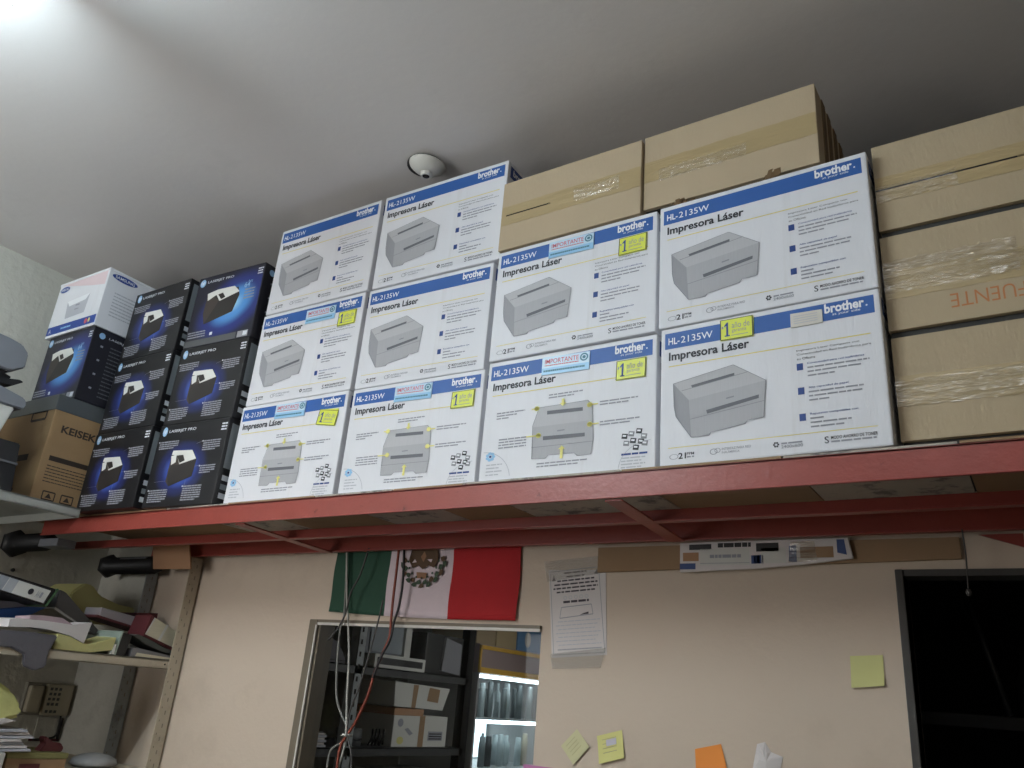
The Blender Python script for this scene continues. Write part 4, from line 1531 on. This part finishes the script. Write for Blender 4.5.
def sb(name, label, cat, parts, group=None, loc=None):
    """store room thing: parts = list of (part name, builder)"""
    t = thing(name, label, cat, loc, 0, group)
    o = Vector((-loc[0], -loc[1], -loc[2]))
    for nm, m in parts:
        for v in m.bm.verts:
            v.co = v.co + o
        m.build(nm, t)
    return t


# white framed screen and its tray
m1 = MB()
m1.box((BX - .10, .98, -.349), (BX - .06, 1.245, -.10), GREYP, .004)
m2 = MB()
m2.box((BX - .062, 1.205, -.349), (BX - .045, 1.245, -.10), OFFWHITE, .003)
m2.box((BX - .062, .98, -.125), (BX - .045, 1.245, -.10), OFFWHITE, .003)
m3 = MB()
m3.box((BX - .060, 1.0, -.34), (BX - .055, 1.20, -.22), mat('screen_pale', (150, 158, 164), .3), 0)
m3.box((BX - .059, 1.0, -.215), (BX - .054, 1.20, -.13), DARK, 0)
sb('monitor', 'white framed monitor on the store room rack', 'monitor', [('back_housing', m1), ('bezel', m2), ('screen', m3)], None, (BX - .08, 1.1, -.40))
m1 = MB()
m1.box((BX - .16, .985, -.4015), (BX - .005, 1.305, -.350), OFFWHITE, .003)
m2 = MB()
m2.box((BX - .008, 1.0, -.388), (BX - .0035, 1.285, -.362), DARK)
sb('keyboard_tray', 'white tray with a dark slot under the store room monitor', 'tray', [('tray', m1), ('slot', m2)], None, (BX - .08, 1.15, -.40))
m1 = MB()
m1.box((BX - .26, 1.33, -.4015), (BX - .03, 1.60, -.235), DARK, .005)
m2 = MB()
m2.prism([(BX - .031, 1.44, -.385), (BX - .031, 1.575, -.395), (BX - .031, 1.575, -.265), (BX - .031, 1.455, -.245)], (.012, 0, 0), mat('speaker_grille', (130, 130, 136), .7, .1, 200))
sb('loudspeaker', 'black loudspeaker with a grey grille beside the store room monitor', 'speaker', [('cabinet', m1), ('grille', m2)], None, (BX - .14, 1.46, -.40))
m1 = MB()
m1.prism([(BX - .03, 1.165, -.6885 + .15), (BX - .03, 1.49, -.545), (BX - .03, 1.53, -.455), (BX - .03, 1.155, -.445)], (-.25, 0, 0), mat('store_box_white', (206, 206, 200), .6, .04, 20))
f = Face(m1, (BX - .03, 1.165, -.54), (0, .34, -.004), (0, -.005, .09), (.0006, 0, 0))
f.poly([(.32, .0), (.40, 0), (.44, 1), (.34, 1)], BROWND, 1)
f.poly([(.62, .35), (.85, .30), (.88, .9), (.66, .95)], BROWND, 1)
sb('small_box', 'white box with brown patches lying on a carton in the store room', 'box', [('carton', m1)], 'store room boxes', (BX - .15, 1.3, -.545))
m1 = MB()
m1.box((BX - .30, 1.175, -.6895), (BX - .03, 1.535, -.570), mat('store_box_white', (206, 206, 200)), .002)
f = Face(m1, (BX - .03, 1.175, -.6895), (0, .36, 0), (0, 0, .12), (.0006, 0, 0))
f.rect(.46, .0, .56, 1, BROWND, 1)
f.rect(.64, .2, .92, .5, GREYINK, 1)
for i in range(3):
    f.rect(.66, .24 + i * .08, .9, .28 + i * .08, DARK, 2)
f.disc(.12, .75, .05, .13, GREYINK, 1)
f.disc(.14, .2, .06, .12, mat('logo_pale_yellow', (206, 200, 130), .6), 1)
f.poly([(.2, .55), (.3, .35), (.36, .42), (.26, .6)], GREYINK, 1)
m2 = MB()
m2.box((BX - .30, 1.17, -.572), (BX - .028, 1.36, -.545), BROWNC, .002)
sb('small_box', 'white carton with a brown lid and stripe on the lower store room shelf', 'box', [('carton', m1), ('lid', m2)], 'store room boxes', (BX - .15, 1.36, -.69))
# clutter
m1 = MB()
m1.lathe([(.05, 0), (.05, .06), (.02, .062), (.0, .062)], MIDGREY, 18, Matrix.Translation((BX - .10, 1.0, -.6895)))
m1.lathe([(.052, .02), (.052, .028), (.0, .028)], DARK, 18, Matrix.Translation((BX - .10, 1.0, -.6895)))
sb('disc_spindle', 'grey disc spindle on the lower store room shelf', 'spindle', [('spindle', m1)], None, (BX - .1, 1.0, -.69))
m1 = MB()
for i, y in enumerate((1.06, 1.08, 1.10, 1.125)):
    m1.tube(smooth_path([(BX - .05, y, -.686), (BX - .04, y + .01, -.65), (BX - .06, y + .03, -.63), (BX - .07, y + .045, -.685)]), .004, DARK, 6)
sb('cable_coil', 'tangle of black leads on the lower store room shelf', 'cable', [('leads', m1)], None, (BX - .06, 1.09, -.69))
m1 = MB()
for i in range(6):
    m1.box((BX - .3, .56 + .006 * (i % 3), -.6895 + i * .008), (BX - .02, .80 - .01 * (i % 2), -.6825 + i * .008), PAPER if i % 2 else LIGHTINK)
sb('paper_stack', 'pile of dim papers at the left of the lower store room shelf', 'paper stack', [('sheets', m1)], None, (BX - .15, .68, -.69))
m1 = MB()
m1.prism([(BX - .02, .60, -.4), (BX - .02, .86, -.4), (BX - .02, .80, -.33), (BX - .02, .72, -.30), (BX - .02, .64, -.34)], (-.2, 0, 0), GREYCLOTH, .01)
sb('plastic_bag', 'grey bundle on the upper store room shelf by the slotted post', 'bag', [('bag', m1)], None, (BX - .1, .72, -.402))
m1 = MB()
m1.prism([(BX - .02, .56, -.30), (BX - .02, .60, -.31), (BX - .02, .74, -.245), (BX - .02, .70, -.235)], (-.2, 0, 0), BLUEF)
m1.prism([(BX - .03, .52, -.4015), (BX - .03, .59, -.4015), (BX - .03, .62, -.26), (BX - .03, .56, -.26)], (-.2, 0, 0), DARK)
sb('folder', 'blue folder wedged in a dark file on the upper store room shelf', 'folder', [('cover', m1)], None, (BX - .1, .6, -.402))
m1 = MB()
m1.box((BX - .25, 1.22, -.9995), (BX - .04, 1.52, -.78), OFFWHITE, .003)
f = Face(m1, (BX - .04, 1.22, -.9995), (0, .30, 0), (0, 0, .22), (.0006, 0, 0))
f.rect(.55, .55, .9, .95, INK, 1)
for i in range(3):
    f.rect(.60 + i * .1, .65, .66 + i * .1, .85, OFFWHITE, 2)
sb('small_box', 'white box with a black label on the bottom store room shelf', 'box', [('carton', m1)], 'store room boxes', (BX - .15, 1.37, -1.0))

# display cabinet, lit inside
cabt = thing('display_cabinet', 'lit glass display cabinet with a gold trimmed header in the store room', 'cabinet', (BX - .2, 1.98, FLZ))
o3 = Vector((-(BX - .2), -1.98, -FLZ))


def cb(m, name):
    for v in m.bm.verts:
        v.co = v.co + o3
    return m.build(name, cabt)


Y0, Y1 = 1.695, 2.42
GOLD = mat('gold_trim', (214, 168, 60), .35, .05, 20)
m = MB()
m.box((BX - .40, Y0, -.372), (BX - .004, Y1, -.245), mat('header_panel', (150, 132, 130), .6), .002)
cb(m, 'header')
m = MB()
m.box((BX - .006, Y0, -.268), (BX + .004, Y1, -.250), GOLD, .001)
m.box((BX - .006, Y0, -.372), (BX + .004, Y1, -.348), GOLD, .001)
m.box((BX - .006, Y0, -.372), (BX + .004, Y0 + .012, -.250), GOLD, .001)
cb(m, 'gold_trim')
m = MB()
m.box((BX - .40, Y0, FLZ), (BX, Y0 + .012, -.372), mat('cabinet_side', (150, 150, 150), .4), 0)
m.box((BX - .40, Y1 - .012, FLZ), (BX, Y1, -.372), mat('cabinet_side', (150, 150, 150)), 0)
cb(m, 'side_panel')
m = MB()
m.box((BX - .41, Y0, FLZ), (BX - .40, Y1, -.372), mat('cabinet_back', (204, 206, 206), .5), 0)
cb(m, 'back_panel')
for z in (-.565, -.78, -1.0):
    m = MB()
    m.box((BX - .40, Y0 + .012, z - .006), (BX - .006, Y1 - .012, z), mat('cabinet_shelf', (200, 202, 202), .3), 0)
    cb(m, 'shelf')
STRIP = mat('cabinet_tube', (240, 250, 255), .4, emit=(235, 248, 255), estr=9)
for z in (-.380, -.578):
    m = MB()
    m.tube([(BX - .05, Y0 + .05, z - .004), (BX - .05, Y1 - .05, z - .004)], .008, STRIP, 10)
    cb(m, 'lamp_tube')
m = MB()
m.box((BX - .398, 2.13, -.77), (BX - .392, 2.38, -.46), mat('lit_panel', (240, 250, 255), .4, emit=(235, 248, 255), estr=2.2))
cb(m, 'lit_panel')
m = MB()
m.box((BX - .004, Y0 + .012, FLZ), (BX, Y1, -.372), clear_mat('cabinet_glass', (240, 244, 244), .05, .03, 0, 1))
cb(m, 'glass_front')
BOT = [mat('bottle_dark', (40, 42, 46), .4), mat('bottle_grey', (120, 128, 130), .4), mat('bottle_beige', (168, 158, 136), .4), mat('bottle_pale', (186, 196, 198), .3)]
r = random.Random(21)
bottle_labels = {0: 'dark', 1: 'grey', 2: 'beige', 3: 'pale'}
for si, (z, n) in enumerate(((-.565, 15), (-.78, 15))):
    for i in range(n):
        y = Y0 + .040 + i * .040
        h = r.uniform(.125, .165)
        rad = r.uniform(.014, .018)
        c = r.choice((0, 1, 1, 1, 2, 3, 3))
        if i < 3:
            c = (1, 0, 0)[i]
        m = MB()
        sh_ = r.choice((0, 1, 1))
        m.lathe([(rad, 0), (rad, h * .7), (rad * .45, h * .8), (rad * .45, h), (.0, h)] if sh_ == 0 else [(rad, 0), (rad, h * .74), (rad * .82, h * .77), (rad * .82, h * .97), (rad * .6, h), (.0, h)], BOT[c], 12)
        o = m.build('bottle', None, (BX - r.uniform(.08, .12) - .06 * (i % 2), y, z))
        tag(o, '%s bottle %s of the lit display cabinet' % (bottle_labels[c], 'on the upper shelf' if si == 0 else 'on the second shelf'), 'bottle', 'bottles in the display cabinet')
for y0, y1, mt, lab in ((1.70, 1.86, mat('top_box_tan', (158, 140, 110), .7), 'tan box on top of the display cabinet, nearest its corner'), (1.87, 2.05, mat('top_box_beige', (178, 158, 120), .7), 'beige box in the middle of the display cabinet top'), (2.06, 2.30, mat('top_box_blue', (110, 150, 190), .6), 'pale blue box on the display cabinet top')):
    m = MB()
    m.box((BX - .30, y0, -.2445), (BX - .03, y1, -.09), mt, .003)
    if 'blue' in lab:
        f = Face(m, (BX - .03, y0, -.2445), (0, y1 - y0, 0), (0, 0, .15), (.0006, 0, 0))
        f.disc(.4, .4, .12, .25, OFFWHITE, 1)
    tag(recentre(m.build('small_box')), lab, 'box', 'boxes on the display cabinet')

# ------------------------------------------------------------------ dark closet behind the doorway
t = thing('storage_rack', 'dim rack of bottles inside the dark doorway', 'rack', (.6, 1.1, FLZ))
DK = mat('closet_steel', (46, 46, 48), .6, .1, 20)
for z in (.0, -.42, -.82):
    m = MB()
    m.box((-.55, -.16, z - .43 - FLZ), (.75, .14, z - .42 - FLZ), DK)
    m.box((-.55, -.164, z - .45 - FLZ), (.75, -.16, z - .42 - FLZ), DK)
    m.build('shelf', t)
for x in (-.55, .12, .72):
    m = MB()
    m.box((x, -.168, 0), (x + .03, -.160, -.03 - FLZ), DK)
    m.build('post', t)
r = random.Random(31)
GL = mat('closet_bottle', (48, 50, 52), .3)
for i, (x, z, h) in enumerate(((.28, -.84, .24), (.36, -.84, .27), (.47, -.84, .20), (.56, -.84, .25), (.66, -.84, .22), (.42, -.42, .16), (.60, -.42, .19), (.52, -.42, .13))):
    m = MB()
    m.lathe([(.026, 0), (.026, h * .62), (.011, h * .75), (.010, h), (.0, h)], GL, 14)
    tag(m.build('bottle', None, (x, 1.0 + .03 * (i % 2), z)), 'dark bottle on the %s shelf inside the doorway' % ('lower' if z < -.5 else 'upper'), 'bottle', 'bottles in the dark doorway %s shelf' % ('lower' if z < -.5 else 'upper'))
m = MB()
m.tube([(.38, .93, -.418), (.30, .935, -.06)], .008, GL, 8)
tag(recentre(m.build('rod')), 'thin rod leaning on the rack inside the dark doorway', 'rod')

# ------------------------------------------------------------------ light
def area(name, loc, target, sx, sy, power, col=(1, 1, 1), spread=180):
    ld = bpy.data.lights.new(name, 'AREA')
    ld.shape = 'RECTANGLE'
    ld.size, ld.size_y = sx, sy
    ld.energy = power
    ld.color = col
    ld.spread = math.radians(spread)
    o = bpy.data.objects.new(name, ld)
    C.objects.link(o)
    o.location = (loc[0], loc[1], loc[2] + ZS)
    o.rotation_euler = (Vector(target) - Vector(loc)).to_track_quat('-Z', 'Y').to_euler()
    return o


area('left_daylight_fill', (-2.2, -2.9, -.35), (-1.9, .4, -.55), 1.1, 1.4, 13, (1, .985, .97), 115)  # front daylight, narrowed and set near the left wall to brighten it
area('ceiling_fill', (LXT - .1, -2.6, CZ - .28), (LXT - .1, -2.6, 3), .15, 1.3, 44, (1, .975, .955))  # added upward fill that brightens the ceiling, no fixture here
area('overhead_fill', (.25, -1.38, CZ - .09), (-.15, 0, .15), .12, 1.2, 3.7, (.95, .98, 1))  # unseen overhead fill, set close so the shelf shades the wall below
area('left_carton_fill', (LXT - .1, -2.6, CZ - .22), (-1.3, 0, .3), .15, 1.3, 5, (.96, .985, 1))  # added fill aimed at the left cartons, no fixture here
area('store_room_fill', (-.9, 1.6, -.06), (-1.4, 1.6, -1), .12, 1.0, 7, (1, .98, .95))  # unseen fill added to light the store room dimly
wd = bpy.data.worlds.new('world')
S.world = wd
wd.use_nodes = True
wd.node_tree.nodes['Background'].inputs['Color'].default_value = (1, .97, .94, 1)
wd.node_tree.nodes['Background'].inputs['Strength'].default_value = .07
S.cycles.use_denoising = True
S.cycles.max_bounces = 8
S.cycles.transparent_max_bounces = 12
